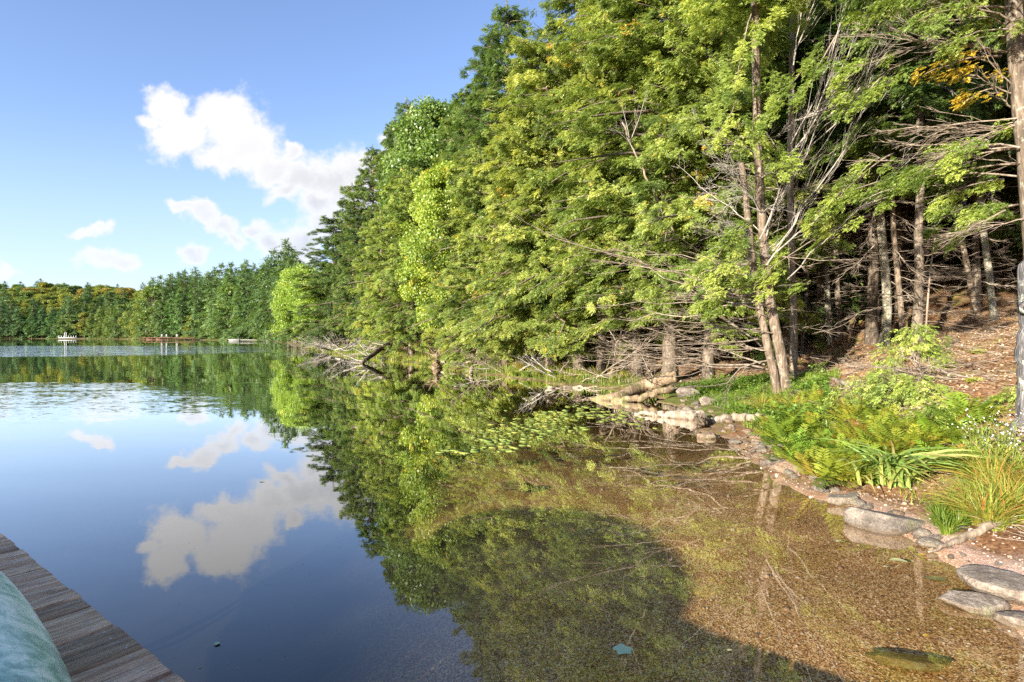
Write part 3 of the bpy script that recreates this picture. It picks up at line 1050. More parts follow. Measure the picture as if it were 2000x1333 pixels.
PARTS['back1'] = conifer_parts('dense_hemlock', 7, 19, 4.2, 1.0, 110, 16, 0.95, FR_MID, M['hemlock'], M['bark_dark'], 0.2, 0.0, 0.1, 0.25, 0.32)
PARTS['maple1'] = broadleaf_parts('maple_a', 8, 10, 3.4, 0.9, 190, 80000, 0.15, M['maple'], M['bark_dark'], 0.16, 0.5, 0.012)
PARTS['maple2'] = broadleaf_parts('maple_b', 9, 12, 2.4, 1.5, 190, 80000, 0.13, M['maple'], M['bark'], 0.14, 0.45, 0.02)
# distant kinds
PARTS['far1'] = conifer_parts('far_hemlock_a', 21, 17, 4.0, 1.0, 90, 7, 1.15, FR_COARSE, M['far_leaf'], M['bark_dark'], 0.2, tint0=0.45, tiers=2.0)
PARTS['far2'] = conifer_parts('far_hemlock_b', 22, 17, 3.2, 1.6, 90, 8, 1.0, FR_COARSE, M['far_leaf'], M['bark_dark'], 0.2, tint0=0.5, prof=0.6)
PARTS['far3'] = conifer_parts('far_cedar', 23, 9, 2.3, 1.2, 60, 11, 0.8, FR_COARSE, M['far_leaf'], M['bark_dark'], 0.2, tint0=0.6, prof=0.45)
PARTS['far4'] = conifer_parts('far_pine', 24, 17, 3.4, 3.0, 60, 8, 1.1, FR_COARSE, M['far_leaf'], M['bark_dark'], 0.2, tint0=0.4, tiers=1.6, rise=0.3)
PARTS['round1'] = broadleaf_parts('far_maple_a', 25, 13, 4.4, 2.0, 80, 16000, 0.34, M['far_round'], M['bark_dark'], 0.2, 0.5, 0.0)
PARTS['round2'] = broadleaf_parts('far_maple_b', 26, 14, 3.8, 3.0, 70, 15000, 0.34, M['far_round'], M['bark_dark'], 0.2, 0.55, 0.0)


def gcol(g, r=1.0, b=1.0, v=1.0):
    return (r * v, g * v, b * v, 1)


rs = random.Random(5)

# --- front wall of the near forest: (photo px of trunk, distance, kind, height, look, colour)
WALL = [
    # px, Y, kind, height m, tint colour, label, category, name
    (590, 78, 'maple1', 11.5, (0.98, 1.06, 0.9), 'bright yellow green maple with orange tips at the left end of the near forest', 'tree', 'maple_tree'),
    (628, 70, 'maple1', 9.5, (0.96, 1.04, 0.9), 'yellow green maple leaning over the driftwood pile, with golden leaf patches', 'tree', 'maple_tree'),
    (655, 66, 'hem2', 15.5, (0.62, 0.72, 0.8), 'dark ragged hemlock whose bare-tipped boughs reach out over the bright maple', 'tree', 'hemlock_tree'),
    (690, 60, 'hem1', 17.5, (0.60, 0.70, 0.78), 'dark pointed hemlock standing against the big white cloud', 'tree', 'hemlock_tree'),
    (728, 56, 'hem1', 20.0, (0.70, 0.78, 0.8), 'tall dark hemlock with a layered tip touching the cloud', 'tree', 'hemlock_tree'),
    (745, 44.5, 'ced2', 11.5, (0.95, 1.0, 0.95), 'light green cedar with leaning trunk above the fallen dark log', 'tree', 'cedar_tree'),
    (765, 53, 'hem2', 21.0, (0.80, 0.86, 0.8), 'tall hemlock with a grey dead spire poking from its middle', 'tree', 'hemlock_tree'),
    (803, 38.5, 'ced1', 13.0, (1.0, 1.05, 1.0), 'broad feathery cedar overhanging the grassy edge, left of the yellow maple', 'tree', 'cedar_tree'),
    (797, 50, 'hem1', 22.0, (0.62, 0.74, 0.9), 'hemlock with thin bluish spire above the skyline, left of the round green crown', 'tree', 'hemlock_tree'),
    (845, 48, 'maple2', 21.0, (0.62, 0.72, 0.9), 'round topped broadleaf crown high on the skyline between two conifers', 'tree', 'maple_tree'),
    (872, 33.5, 'maple2', 12.0, (1.15, 1.12, 1.0), 'slender bright yellow green maple in the middle of the forest wall', 'tree', 'maple_tree'),
    (905, 40, 'hem2', 19.0, (0.85, 0.92, 0.85), 'tall hemlock with drooping grey green boughs behind the slender maple', 'tree', 'hemlock_tree'),
    (935, 29.5, 'ced1', 11.5, (1.0, 1.02, 1.0), 'bushy cedar hanging low over the sedge bank', 'tree', 'cedar_tree'),
    (958, 37, 'hem1', 21.0, (0.70, 0.82, 0.85), 'very tall dark hemlock with ragged side boughs against the blue sky', 'tree', 'hemlock_tree'),
    (1000, 31, 'hem2', 20.0, (0.72, 0.82, 0.8), 'towering dark hemlock cut by the top edge with sky showing through its boughs', 'tree', 'hemlock_tree'),
    (1010, 26, 'ced2', 12.5, (1.05, 1.05, 1.0), 'cedar with drooping lime sprays in front of the towering dark hemlock', 'tree', 'cedar_tree'),
    (1075, 23.8, 'ced1', 14.5, (1.08, 1.05, 1.0), 'wide cedar with orange flecked sprays above the dark hollow in the bank', 'tree', 'cedar_tree'),
    (1130, 23.5, 'hem3', 19.0, (1.0, 1.0, 0.9), 'big yellow green hemlock filling the forest wall top centre', 'tree', 'hemlock_tree'),
    (1175, 22, 'ced3', 15.0, (1.12, 1.08, 1.0), 'lime green cedar with rusty twig patches, left of the bare branch thicket', 'tree', 'cedar_tree'),
    (1245, 20.5, 'ced3', 16.5, (1.05, 1.04, 1.0), 'tall cedar with orange dying sprays behind a thin grey dead stem', 'tree', 'cedar_tree'),
    (1310, 19, 'hem3', 17.0, (1.05, 1.04, 0.95), 'thick stemmed hemlock with hanging green boughs above the bare branch thicket', 'tree', 'hemlock_tree'),
    (1385, 17.5, 'ced3', 15.5, (1.05, 1.05, 1.0), 'cedar behind the pale dead branches, its stout trunk in the grass', 'tree', 'cedar_tree'),
]
for (px, Y, kind, ht, colr, lab, cat, nm) in WALL:
    x = (px - 1000) / F * Y
    base = {'h': 18, 'c': 15, 'm': 10}[kind[0]]
    if kind == 'maple2':
        base = 12
    s = ht / base
    rz = rs.uniform(0, 6.28)
    wide = s * (1.15 if s < 1 else 0.95)
    if px == 655:
        wide *= 1.45
    make_tree(kind, nm, lab, cat, (x, Y, gz(x, Y) - 0.1), rz, (wide, wide, s), (*colr, 1))

# --- second and third rows on the slope behind: seen only through gaps and on the skyline
hidden = []
rng0 = np.random.default_rng(77)
cands = []
for i in range(6000):
    Y = rng0.uniform(12, 92)
    px = rng0.uniform(560, 2250)
    x = (px - 1000) / F * Y
    cands.append((x, Y, px))
cx = np.array([c[0] for c in cands])
cy = np.array([c[1] for c in cands])
cz, csd = terrain(cx, cy)
placed = [((w[0] - 1000) / F * w[1], w[1]) for w in WALL]
n_back = 0
for (x, Y, px), z, sd in zip(cands, cz, csd):
    lo = 6.0 if px < 1420 else (9.5 if Y < 14 else 6.5)
    hi = 22 if px < 1420 else 34
    if Y < 14 and px < 1900:
        continue
    if not (lo < sd < hi):
        continue
    if px < 700 and sd > 16:
        continue
    if any((x - a) ** 2 + (Y - b) ** 2 < (3.7 if px < 1420 else 2.3) ** 2 for a, b in placed):
        continue
    # skyline limit: nothing may rise above the outline of the photograph
    sky_y = np.interp(px, [540, 600, 640, 690, 740, 790, 850, 900, 960, 990, 1040], [560, 500, 450, 360, 345, 280, 260, 215, 170, 60, -400])
    hmax = H + (HORY - sky_y) / F * Y - z
    if hmax < 7:
        continue
    placed.append((x, Y))
    if px >= 1420:
        kind = ('high1', 'high2', 'high1', 'back1')[n_back % 4] if sd < 20 else 'back1'
        ht = min(hmax, rs.uniform(15, 20))
    else:
        kind = 'back1'
        ht = min(hmax, rs.uniform(14, 20))
    s = ht / {'high1': 20, 'high2': 19, 'back1': 19}[kind]
    w = s * rs.uniform(0.9, 1.15)
    k = rs.uniform(0.75, 1.0)
    if px < 1420:
        lab = 'dark hemlock on the slope behind the front row of the near forest'
        grp = 'hemlocks behind the front row of the near forest'
    elif kind == 'back1':
        lab = 'dense hemlock deep in the dark woods beyond the bare trunks'
        grp = 'hemlocks deep in the dark woods'
    else:
        lab = 'slim bare hemlock trunk with dead side twigs in the shaded woods at right'
        grp = 'slim bare hemlock trunks in the shaded woods'
    make_tree(kind, 'hemlock_tree', lab, 'tree', (x, Y, z - 0.1), rs.uniform(0, 6.28), (w, w, s), (0.8 * k, 0.9 * k, 0.85 * k, 1), grp)
    n_back += 1
print('back trees', n_back)

# ------------------------------------------------------------------ far shore forest
ORD = ['first', 'second', 'third', 'fourth', 'fifth', 'sixth', 'seventh', 'eighth', 'ninth', 'tenth', 'eleventh', 'twelfth', 'thirteenth', 'fourteenth',
       'fifteenth', 'sixteenth', 'seventeenth', 'eighteenth', 'nineteenth', 'twentieth', 'twenty-first', 'twenty-second', 'twenty-third', 'twenty-fourth', 'twenty-fifth',
       'twenty-sixth', 'twenty-seventh', 'twenty-eighth', 'twenty-ninth', 'thirtieth', 'thirty-first', 'thirty-second', 'thirty-third', 'thirty-fourth']
KB = {'far1': 17, 'far2': 17, 'far3': 9, 'far4': 17, 'round1': 13, 'round2': 14}
CN = {'far1': ('hemlock_tree', 'bushy hemlock'), 'far2': ('hemlock_tree', 'dense conifer'), 'far3': ('cedar_tree', 'small rounded cedar'), 'far4': ('pine_tree', 'open branched pine'),
      'round1': ('maple_tree', 'broad round maple'), 'round2': ('maple_tree', 'tall round maple')}
# photo x of the shoreline point, kind, height, tint
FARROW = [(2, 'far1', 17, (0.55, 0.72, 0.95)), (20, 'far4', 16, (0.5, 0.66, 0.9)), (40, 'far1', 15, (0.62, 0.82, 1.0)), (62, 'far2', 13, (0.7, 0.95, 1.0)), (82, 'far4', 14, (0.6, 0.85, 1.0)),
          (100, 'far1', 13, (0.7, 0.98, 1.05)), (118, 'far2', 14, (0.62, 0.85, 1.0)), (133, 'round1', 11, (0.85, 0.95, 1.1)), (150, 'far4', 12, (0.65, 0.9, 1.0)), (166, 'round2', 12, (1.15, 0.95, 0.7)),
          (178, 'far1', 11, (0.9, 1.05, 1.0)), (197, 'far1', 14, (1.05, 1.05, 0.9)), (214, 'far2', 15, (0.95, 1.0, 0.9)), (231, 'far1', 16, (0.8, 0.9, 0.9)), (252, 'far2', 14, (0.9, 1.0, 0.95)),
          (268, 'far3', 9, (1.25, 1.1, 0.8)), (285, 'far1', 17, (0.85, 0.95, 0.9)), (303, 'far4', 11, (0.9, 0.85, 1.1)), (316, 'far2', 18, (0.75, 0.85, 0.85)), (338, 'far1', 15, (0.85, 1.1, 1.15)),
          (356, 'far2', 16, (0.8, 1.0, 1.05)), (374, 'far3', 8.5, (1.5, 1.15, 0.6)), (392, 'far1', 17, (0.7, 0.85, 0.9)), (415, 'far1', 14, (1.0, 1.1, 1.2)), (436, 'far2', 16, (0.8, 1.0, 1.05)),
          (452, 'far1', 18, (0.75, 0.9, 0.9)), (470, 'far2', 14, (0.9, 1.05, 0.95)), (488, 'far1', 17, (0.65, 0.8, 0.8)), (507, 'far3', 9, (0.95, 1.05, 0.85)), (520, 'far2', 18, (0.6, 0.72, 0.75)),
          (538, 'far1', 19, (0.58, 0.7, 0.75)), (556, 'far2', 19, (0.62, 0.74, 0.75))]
FX = np.array([(p[0] / p[1] * F + 1000, p[0], p[1]) for p in FRONT if p[1] > 60])
FX = FX[np.argsort(FX[:, 0])]


def shore_at(px, inland=0.0):
    """point on the far shoreline seen at photo column px, moved inland along the view ray"""
    Y = np.interp(px, FX[:, 0], FX[:, 2])
    x = (px - 1000) / F * Y
    k = 1 + inland / math.hypot(x, Y)
    return x * k, Y * k


far_pts = []
for i, (px, kind, ht, colr) in enumerate(FARROW):
    x, y = shore_at(px, rs.uniform(4, 8) if px > 180 else rs.uniform(3, 6))
    if px > 270 and kind != 'far3':
        ht *= 1.0 + 0.22 * min((px - 270) / 150, 1)
    s = ht / KB[kind]
    nm, desc = CN[kind]
    tone = 'golden green' if colr[0] > 1.2 else ('blue green' if colr[2] >= 1.0 and colr[0] < 0.95 else ('dark green' if colr[1] < 0.88 else 'mid green'))
    lab = '%s %s on the far shoreline, %s from left' % (tone, desc, ORD[i])
    tl = (0, 0)
    if kind == 'far3' or i % 5 == 2:
        tl = (rs.uniform(-0.06, 0.02), rs.uniform(-0.12, 0.12))
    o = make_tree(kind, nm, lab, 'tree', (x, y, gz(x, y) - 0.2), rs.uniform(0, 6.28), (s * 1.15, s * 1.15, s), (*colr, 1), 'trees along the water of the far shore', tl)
    far_pts.append((x, y))

# the wooded hill behind the first row
rng1 = np.random.default_rng(8)
n_hill = 0
spots = []
for i in range(2600):
    px = rng1.uniform(-30, 585)
    inl = rng1.uniform(9, 150 if px < 330 else 70)
    spots.append((px, inl, *shore_at(px, inl)))
spots.sort(key=lambda q: q[1])
SKX = [-50, 20, 60, 110, 200, 300, 360, 420, 460, 500, 560, 600]
SKY = [553, 552, 546, 549, 552, 545, 527, 512, 506, 512, 505, 500]
for px, inl, x, y in spots:
    if any((x - a) ** 2 + (y - b) ** 2 < (5.2 if inl < 30 else 7.0) ** 2 for a, b in far_pts):
        continue
    z = gz(x, y)
    top = H + (HORY - np.interp(px, SKX, SKY)) / F * y
    hm = top - z
    if hm < 5.5:
        continue
    decid = (px < 330 and rng1.random() < (0.8 if inl > 25 else 0.25)) or rng1.random() < 0.05
    if decid:
        kind = rng1.choice(['round1', 'round2'])
        ht = min(hm, rng1.uniform(10, 15) if px < 280 else rng1.uniform(14, 20))
        r = rng1.random()
        if px > 300:
            r = 0.9
        if r < 0.07:
            colr, tone = (1.5, 0.88, 0.6), 'orange red'
        elif r < 0.26:
            colr, tone = (1.3, 1.05, 0.55), 'yellow orange'
        elif r < 0.7:
            colr, tone = (1.1, 1.0, 0.7), 'yellow green'
        else:
            colr, tone = (0.75, 0.85, 0.75), 'deep green'
        lab = '%s round maple on the hill behind the far shore' % tone
        grp = '%s maples on the far hill' % tone
    else:
        kind = rng1.choice(['far1', 'far2', 'far4'])
        ht = min(hm + rng1.uniform(-1.5, 1.2), rng1.uniform(14, 21) if px < 280 else rng1.uniform(19, 27))
        k = rng1.uniform(0.8, 1.0)
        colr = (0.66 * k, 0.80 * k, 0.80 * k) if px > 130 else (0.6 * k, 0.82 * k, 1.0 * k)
        lab = 'dark pointed conifer on the hill behind the far shore row'
        grp = 'pointed conifers on the far hill'
    s = ht / KB[kind]
    far_pts.append((x, y))
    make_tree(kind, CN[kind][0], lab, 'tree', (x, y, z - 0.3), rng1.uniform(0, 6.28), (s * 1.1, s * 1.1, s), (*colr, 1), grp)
    n_hill += 1
    if n_hill >= 240:
        break
print('hill trees', n_hill)


# ------------------------------------------------------------------ standing points on the ground
def G(px, py, lo=2.5, hi=90.0):
    """where the view ray through a photo position meets the ground"""
    Y = np.exp(np.linspace(math.log(lo), math.log(hi), 900))
    x = (px - 1000) / F * Y
    z, _ = terrain(x, Y)
    zr = H + (HORY - py) / F * Y
    k = np.where(zr <= z)[0]
    k = k[0] if len(k) else 899
    return float(x[k]), float(Y[k]), float(z[k])


def smooth_line(P, K=14):
    P = np.asarray(P, float)
    t = np.linspace(0, 1, len(P))
    u = np.linspace(0, 1, K)
    Q = np.stack([np.interp(u, t, P[:, i]) for i in range(3)], -1)
    for _ in range(2):
        Q[1:-1] = (Q[:-2] + 2 * Q[1:-1] + Q[2:]) / 4
    return Q


def screen_trunk(wp, Y=None, K=14):
    """polyline from photo waypoints, first one on the ground"""
    b = G(*wp[0]) if Y is None else (*A(*wp[0], Y)[:2], gz(*A(*wp[0], Y)[:2]))
    P = [np.array((b[0], b[1], b[2] - 0.35)), np.array(b)]
    for px, py in wp[1:]:
        P.append(A(px, py, b[1]))
    return smooth_line(P, K), b


TREES = {}


def own_trunk(key, name, label, wps, rads, mat, crown=None, crown_scale=1.0, Y=None, dead=0, dead_len=1.6, dead_z=(0.5, 5.0), seed=1, color=(0.85, 0.95, 0.85, 1), dz=0.0, group=None):
    rng = np.random.default_rng(seed)
    tmb = MB()
    base = None
    lines_ = []
    for wp, r in zip(wps, rads):
        P, b = screen_trunk(wp, Y)
        base = base or b
        Y = b[1]
        P[2:, :2] += np.cumsum(rng.normal(0, 0.012, (len(P) - 2, 2)), axis=0)
        L = P - np.array(base)
        lines_.append(L)
        rad = r * np.linspace(1, 0.62, len(L))
        rad[0] *= 1.5
        rad[1] *= 1.25
        tmb.tubes(L[None], rad[None], 14, 0.5)
    t = thing(name, label, 'tree', base, 0, group)
    link('trunk', tmb.mesh(key + '_trunk', mat, True), t)
    if dead:
        b = MB()
        L = lines_[0]
        zz = rng.uniform(dead_z[0], dead_z[1], dead)
        az = rng.uniform(0, 2 * math.pi, dead)
        st = np.stack([np.interp(zz, L[:, 2], L[:, 0]), np.interp(zz, L[:, 2], L[:, 1]), zz], -1)
        dv = np.stack([np.cos(az), np.sin(az), rng.uniform(-0.2, 0.35, dead)], -1)
        bare_tree_limbs(rng, b, st, dv, dead_len * rng.uniform(0.4, 1.1, dead), rng.uniform(0.006, 0.013, dead), rng.uniform(-0.15, 0.15, dead), 7, 2, 4)
        link('dead_branches', b.mesh(key + '_twigs', M['twig']), t)
    if crown:
        c = link('crown', PARTS[crown][1], t)
        top = lines_[0][-1]
        c.location = (top[0], top[1], dz)
        c.scale = (crown_scale,) * 3
        c.color = color
        c.rotation_euler = (0, 0, seed * 1.3)
    TREES[key] = (t, np.array(base))
    return t


own_trunk('T1', 'cedar_tree', 'large two stemmed cedar leaning left at the water bank, pale shreddy bark and bare boughs', [
    [(1538, 762), (1522, 680), (1502, 590), (1487, 500), (1480, 400), (1472, 250), (1470, 60), (1466, -200)],
    [(1522, 762), (1499, 660), (1476, 560), (1466, 450), (1456, 380), (1450, 320)]], (0.125, 0.10), M['bark_cedar'], 'ced2', 0.55, None, 10, 1.8, (0.8, 4), 11, (1.0, 1.05, 0.95, 1), 7.6)
own_trunk('T2', 'cedar_tree', 'straight slim trunk directly right of the large leaning cedar', [[(1551, 742), (1547, 600), (1543, 400), (1548, 200), (1550, -100)]], (0.105,), M['bark'], None, 1, None, 22, 1.5, (0.6, 6), 12)
own_trunk('T3', 'hemlock_tree', 'thin trunk tilting right, between the slim trunk and the mossy pair', [[(1562, 690), (1570, 560), (1578, 470), (1580, 200)]], (0.085,), M['bark_dark'], None, 0.8, None, 20, 1.5, (0.6, 6), 13, dz=0.3)
own_trunk('T4', 'hemlock_tree', 'brown upright trunk left of the mossy trunk pair in the shade', [[(1600, 668), (1597, 560), (1590, 430), (1590, 100)]], (0.115,), M['bark_dark'], 'high1', 0.8, None, 20, 1.6, (0.6, 6), 14, dz=0.3)
own_trunk('T5', 'hemlock_tree', 'mossy trunk with a pale streak, left one of a close pair', [[(1620, 672), (1618, 560), (1612, 430), (1612, 100)]], (0.12,), M['bark_birch'], None, 1, None, 16, 1.4, (0.6, 6), 15)
own_trunk('T5b', 'hemlock_tree', 'reddish brown trunk, right one of the close mossy pair', [[(1640, 664), (1634, 560), (1630, 430), (1640, 100)]], (0.105,), M['bark_dark'], None, 0.85, None, 16, 1.4, (0.6, 6), 16, dz=0.3)
own_trunk('T6', 'birch_tree', 'wavy pale trunk with white lichen patches standing at the edge of the needle slope', [[(1724, 680), (1736, 610), (1733, 545), (1722, 480), (1723, 420), (1718, 330), (1720, 200), (1712, 50), (1712, -150)]], (0.145,), M['bark_birch'], None, 1, None, 26, 1.9, (0.8, 7), 17)
own_trunk('T7', 'hemlock_tree', 'olive brown trunk half hidden behind the lichen spotted one', [[(1710, 628), (1706, 520), (1712, 420), (1712, 200)]], (0.13,), M['bark'], 'high1', 0.85, None, 18, 1.6, (0.8, 6), 18, dz=0.3)
own_trunk('T8', 'hemlock_tree', 'straight brown trunk tilting left just right of the lichen spotted one', [[(1766, 662), (1752, 550), (1741, 430), (1738, 300), (1735, 60)]], (0.095,), M['bark'], 'high2', 0.75, None, 24, 1.7, (0.8, 6), 19, dz=0.8)
own_trunk('T10', 'hemlock_tree', 'short lit stretch of trunk deep in the dark behind the slope edge', [[(1773, 560), (1772, 470), (1770, 300)]], (0.11,), M['bark'], None, 0.9, None, 24, 1.8, (0.8, 6), 20, dz=0.3)
own_trunk('T11', 'hemlock_tree', 'slim trunk leaning left on the needle slope, left of two alike', [[(1911, 615), (1893, 530), (1880, 460), (1862, 380), (1852, 250), (1850, 60)]], (0.09,), M['bark'], 'high1', 0.75, None, 26, 1.8, (0.8, 6), 21, dz=0.6)
own_trunk('T12', 'hemlock_tree', 'smooth greenish trunk leaning left on the needle slope, right of two alike', [[(1943, 622), (1928, 520), (1915, 420), (1908, 330), (1900, 200), (1896, 0)]], (0.10,), M['bark_birch'], 'high2', 0.8, None, 26, 1.8, (0.8, 6), 22, dz=0.6)
own_trunk('T13', 'hemlock_tree', 'thick dark trunk at the upper right edge with long bare boughs over the slope', [[(2030, 640), (2012, 440), (2000, 330), (1988, 200), (1976, 60), (1968, -150)]], (0.165,), M['bark_dark'], 'high1', 0.6, 9.0, 10, 1.8, (2, 6), 23, (0.9, 0.95, 0.8, 1), 1.6)

# thin dead stem standing on the slope
o = MB()
L, b = screen_trunk([(1805, 600), (1815, 540), (1824, 480), (1826, 465)], 13.0)
o.tubes((L - np.array(b))[None], np.linspace(0.028, 0.012, 14)[None], 7)
o = link('dead_sapling', o.mesh('dead_sapling', M['twig'], True), None, b)
tag(o, 'thin straight dead sapling stem leaning right on the needle slope', 'dead tree')

# grey snag at the right edge
rng = np.random.default_rng(31)
bx, by, bz = G(2012, 765, 3)
by = 6.6
bx = (2022 - 1000) / F * by
bz = gz(bx, by)
topz = H + (HORY - 505) / F * by
L = np.array([(0.02, 0, -0.3), (0.0, 0, 0.2), (-0.01, 0, 0.6), (0.02, 0, 0.95), (0, 0, 1.2), (0.03, 0, topz - bz - 0.1), (0.05, 0, topz - bz)])
Pn = smooth_line(L, 26)
rad = np.full(26, 0.165)
rad *= 1 + 0.10 * np.sin(np.linspace(0, 17, 26)) + rng.normal(0, 0.06, 26)
rad[-2:] *= (0.9, 0.62)
rad[:3] *= 1.3
t = thing('tree_snag', 'grey broken snag trunk with a dark knot hole at the right edge of the photo', 'dead tree', (bx, by, bz))
link('trunk', MB().tubes(Pn[None], rad[None], 22).mesh('snag_trunk', M['bark_grey'], True), t)
kz = H + (HORY - 603) / F * by - bz
ring = MB()
kp = np.array([(-0.14, -0.06, kz), (-0.185, -0.09, kz), (-0.2, -0.1, kz)])
ring.tubes(kp[None], np.array([[0.09, 0.065, 0.04]]), 14)
link('branch_stub', ring.mesh('snag_stub', M['bark_grey'], True), t)
link('knot_hole', MB().tubes(np.array([[(-0.2, -0.1, kz), (-0.208, -0.104, kz)]]), np.array([[0.03, 0.028]]), 12).mesh('knot_hole', M['log_dark']), t)


# ------------------------------------------------------------------ bare bough thickets and living boughs (parts of the trees above)
def limbs_part(key, segs, seed, mat, kids=10, kids2=4, r=(0.012, 0.03), droop=(-0.1, 0.15), name='dead_branches', curl=0.25, spread=0.9, flatz=0.5, n=1, jit=0.25):
    """segs: list of ((px,py,Y) start, (px,py,Y) end)"""
    t, base = TREES[key]
    rng = np.random.default_rng(seed)
    S0, D, LL = [], [], []
    for a, b in segs:
        for _ in range(n):
            p = A(*a) + rng.normal(0, jit * 0.35, 3)
            q = A(*b) + rng.normal(0, jit, 3)
            S0.append(p)
            D.append(q - p)
            LL.append(np.linalg.norm(q - p) * rng.uniform(0.8, 1.1))
    N = len(LL)
    b_ = MB()
    bare_tree_limbs(rng, b_, np.array(S0) - base, np.array(D), np.array(LL), rng.uniform(*r, N), rng.uniform(*droop, N), kids, kids2, 5, spread, curl, flatz, 10)
    link(name, b_.mesh(key + name, mat, True), t)


def bough_part(key, segs, seed, color=(1, 1, 1, 1), size=0.145, dens=210, tint0=0.62, width=0.30, mat='hemlock', tmpl=None):
    t, base = TREES[key]
    rng = np.random.default_rng(seed)
    for i, (a, b) in enumerate(segs):
        p, q = A(*a), A(*b)
        d = q - p
        Lh = math.hypot(d[0], d[1])
        az = np.array([math.atan2(d[1], d[0])])
        drp = 0.25
        rise = d[2] / Lh + drp
        st = (p - base)[None]
        mb = MB()
        bough_sprays(rng, mb, FR_FINE if tmpl is None else tmpl, st, az, np.array([Lh]), np.array([rise]), np.array([drp]), dens, size, tint0, width, 0, 0.2, 0.12)
        c = link('bough', mb.mesh(key + '_bough', M[mat]), t)
        c.color = color
        LP = limb_lines(rng, st, az, np.array([Lh]), np.array([rise]), np.array([drp]), 8, 0.01)
        w = MB().tubes(LP, np.linspace(0.02, 0.004, 8)[None], 5)
        link('branch', w.mesh(key + '_limb', M['twig'], True), c)


YT = TREES['T1'][1][1]
rg = random.Random(4)
# low thicket sweeping left from the leaning cedar
segs = [((1500 - (720 - py) * 0.12, py, YT), (rg.uniform(1090, 1380), py + rg.uniform(-75, 65), YT + rg.uniform(-1.5, 3.2))) for py in np.linspace(540, 725, 24)]
limbs_part('T1', segs, 51, M['twig'], 8, 2, (0.010, 0.026), (-0.06, 0.10), curl=0.5, spread=0.55, flatz=0.45)
# pale fan of fine twigs above
segs = [((1482, py, YT), (rg.uniform(1340, 1420), py + rg.uniform(-110, 60), YT + rg.uniform(-1.3, 0.8))) for py in np.linspace(300, 520, 13)]
segs += [((1482, py, YT), (rg.uniform(1530, 1600), py + rg.uniform(-110, 20), YT + rg.uniform(-1.3, 0.5))) for py in np.linspace(300, 520, 6)]
limbs_part('T1', segs, 52, M['twig_grey'], 12, 5, (0.006, 0.014), (0.0, 0.3), curl=0.2, spread=1.1, flatz=0.8)
# long limbs rising to the upper right
segs = [((1505, 500, YT - 0.2), (1690, 230, YT - 1)), ((1490, 470, YT - 0.3), (1600, 190, YT - 1)), ((1500, 520, YT - 0.3), (1740, 300, YT - 1.2)), ((1540, 330, YT - 0.2), (1760, 60, YT - 1.5)),
        ((1530, 300, YT), (1700, -40, YT - 1.5)), ((1550, 330, YT), (1640, -60, YT - 1.2)), ((1545, 120, YT), (1590, -80, YT - 1)), ((1560, 240, YT - 0.2), (1790, 160, YT - 1.5))]
limbs_part('T1', segs, 53, M['twig_grey'], 11, 3, (0.010, 0.02), (0.05, 0.22), curl=0.8, spread=0.6, flatz=0.9, n=2, jit=0.3)
# bare boughs over the slope from the tree at the right edge
segs = [((1985, 200, 9), (1760, 160, 9.5)), ((1985, 150, 9), (1800, 60, 9)), ((1990, 240, 9), (1720, 250, 10)), ((1988, 120, 9), (1700, 20, 9)), ((1990, 260, 9), (1780, 290, 9.5)),
        ((1990, 40, 9), (1780, -20, 8.5)), ((1995, 310, 9), (1700, 330, 10.5)), ((1998, 420, 9), (1880, 470, 9))]
limbs_part('T13', segs, 54, M['twig'], 12, 4, (0.008, 0.018), (-0.12, 0.15), curl=0.5, spread=0.7, flatz=0.8, n=2, jit=0.3)
segs = [((1735, py, 13), (rg.uniform(1800, 1900), py + rg.uniform(-30, 50), 12.5)) for py in np.linspace(300, 560, 9)] + [((1712, py, 13), (rg.uniform(1600, 1660), py + rg.uniform(-30, 50), 12.7)) for py in np.linspace(330, 640, 9)]
limbs_part('T6', segs, 55, M['twig'], 10, 3, (0.006, 0.012), (-0.1, 0.15), curl=0.5, spread=0.7)
segs = [((1885, py, 13), (rg.uniform(1790, 1850), py + rg.uniform(-40, 40), 12.5)) for py in np.linspace(340, 560, 7)] + [((1915, py, 13), (rg.uniform(1960, 2050), py + rg.uniform(-40, 40), 12.5)) for py in np.linspace(340, 580, 7)]
limbs_part('T12', segs, 56, M['twig'], 10, 3, (0.006, 0.012), (-0.1, 0.15), curl=0.5, spread=0.7)

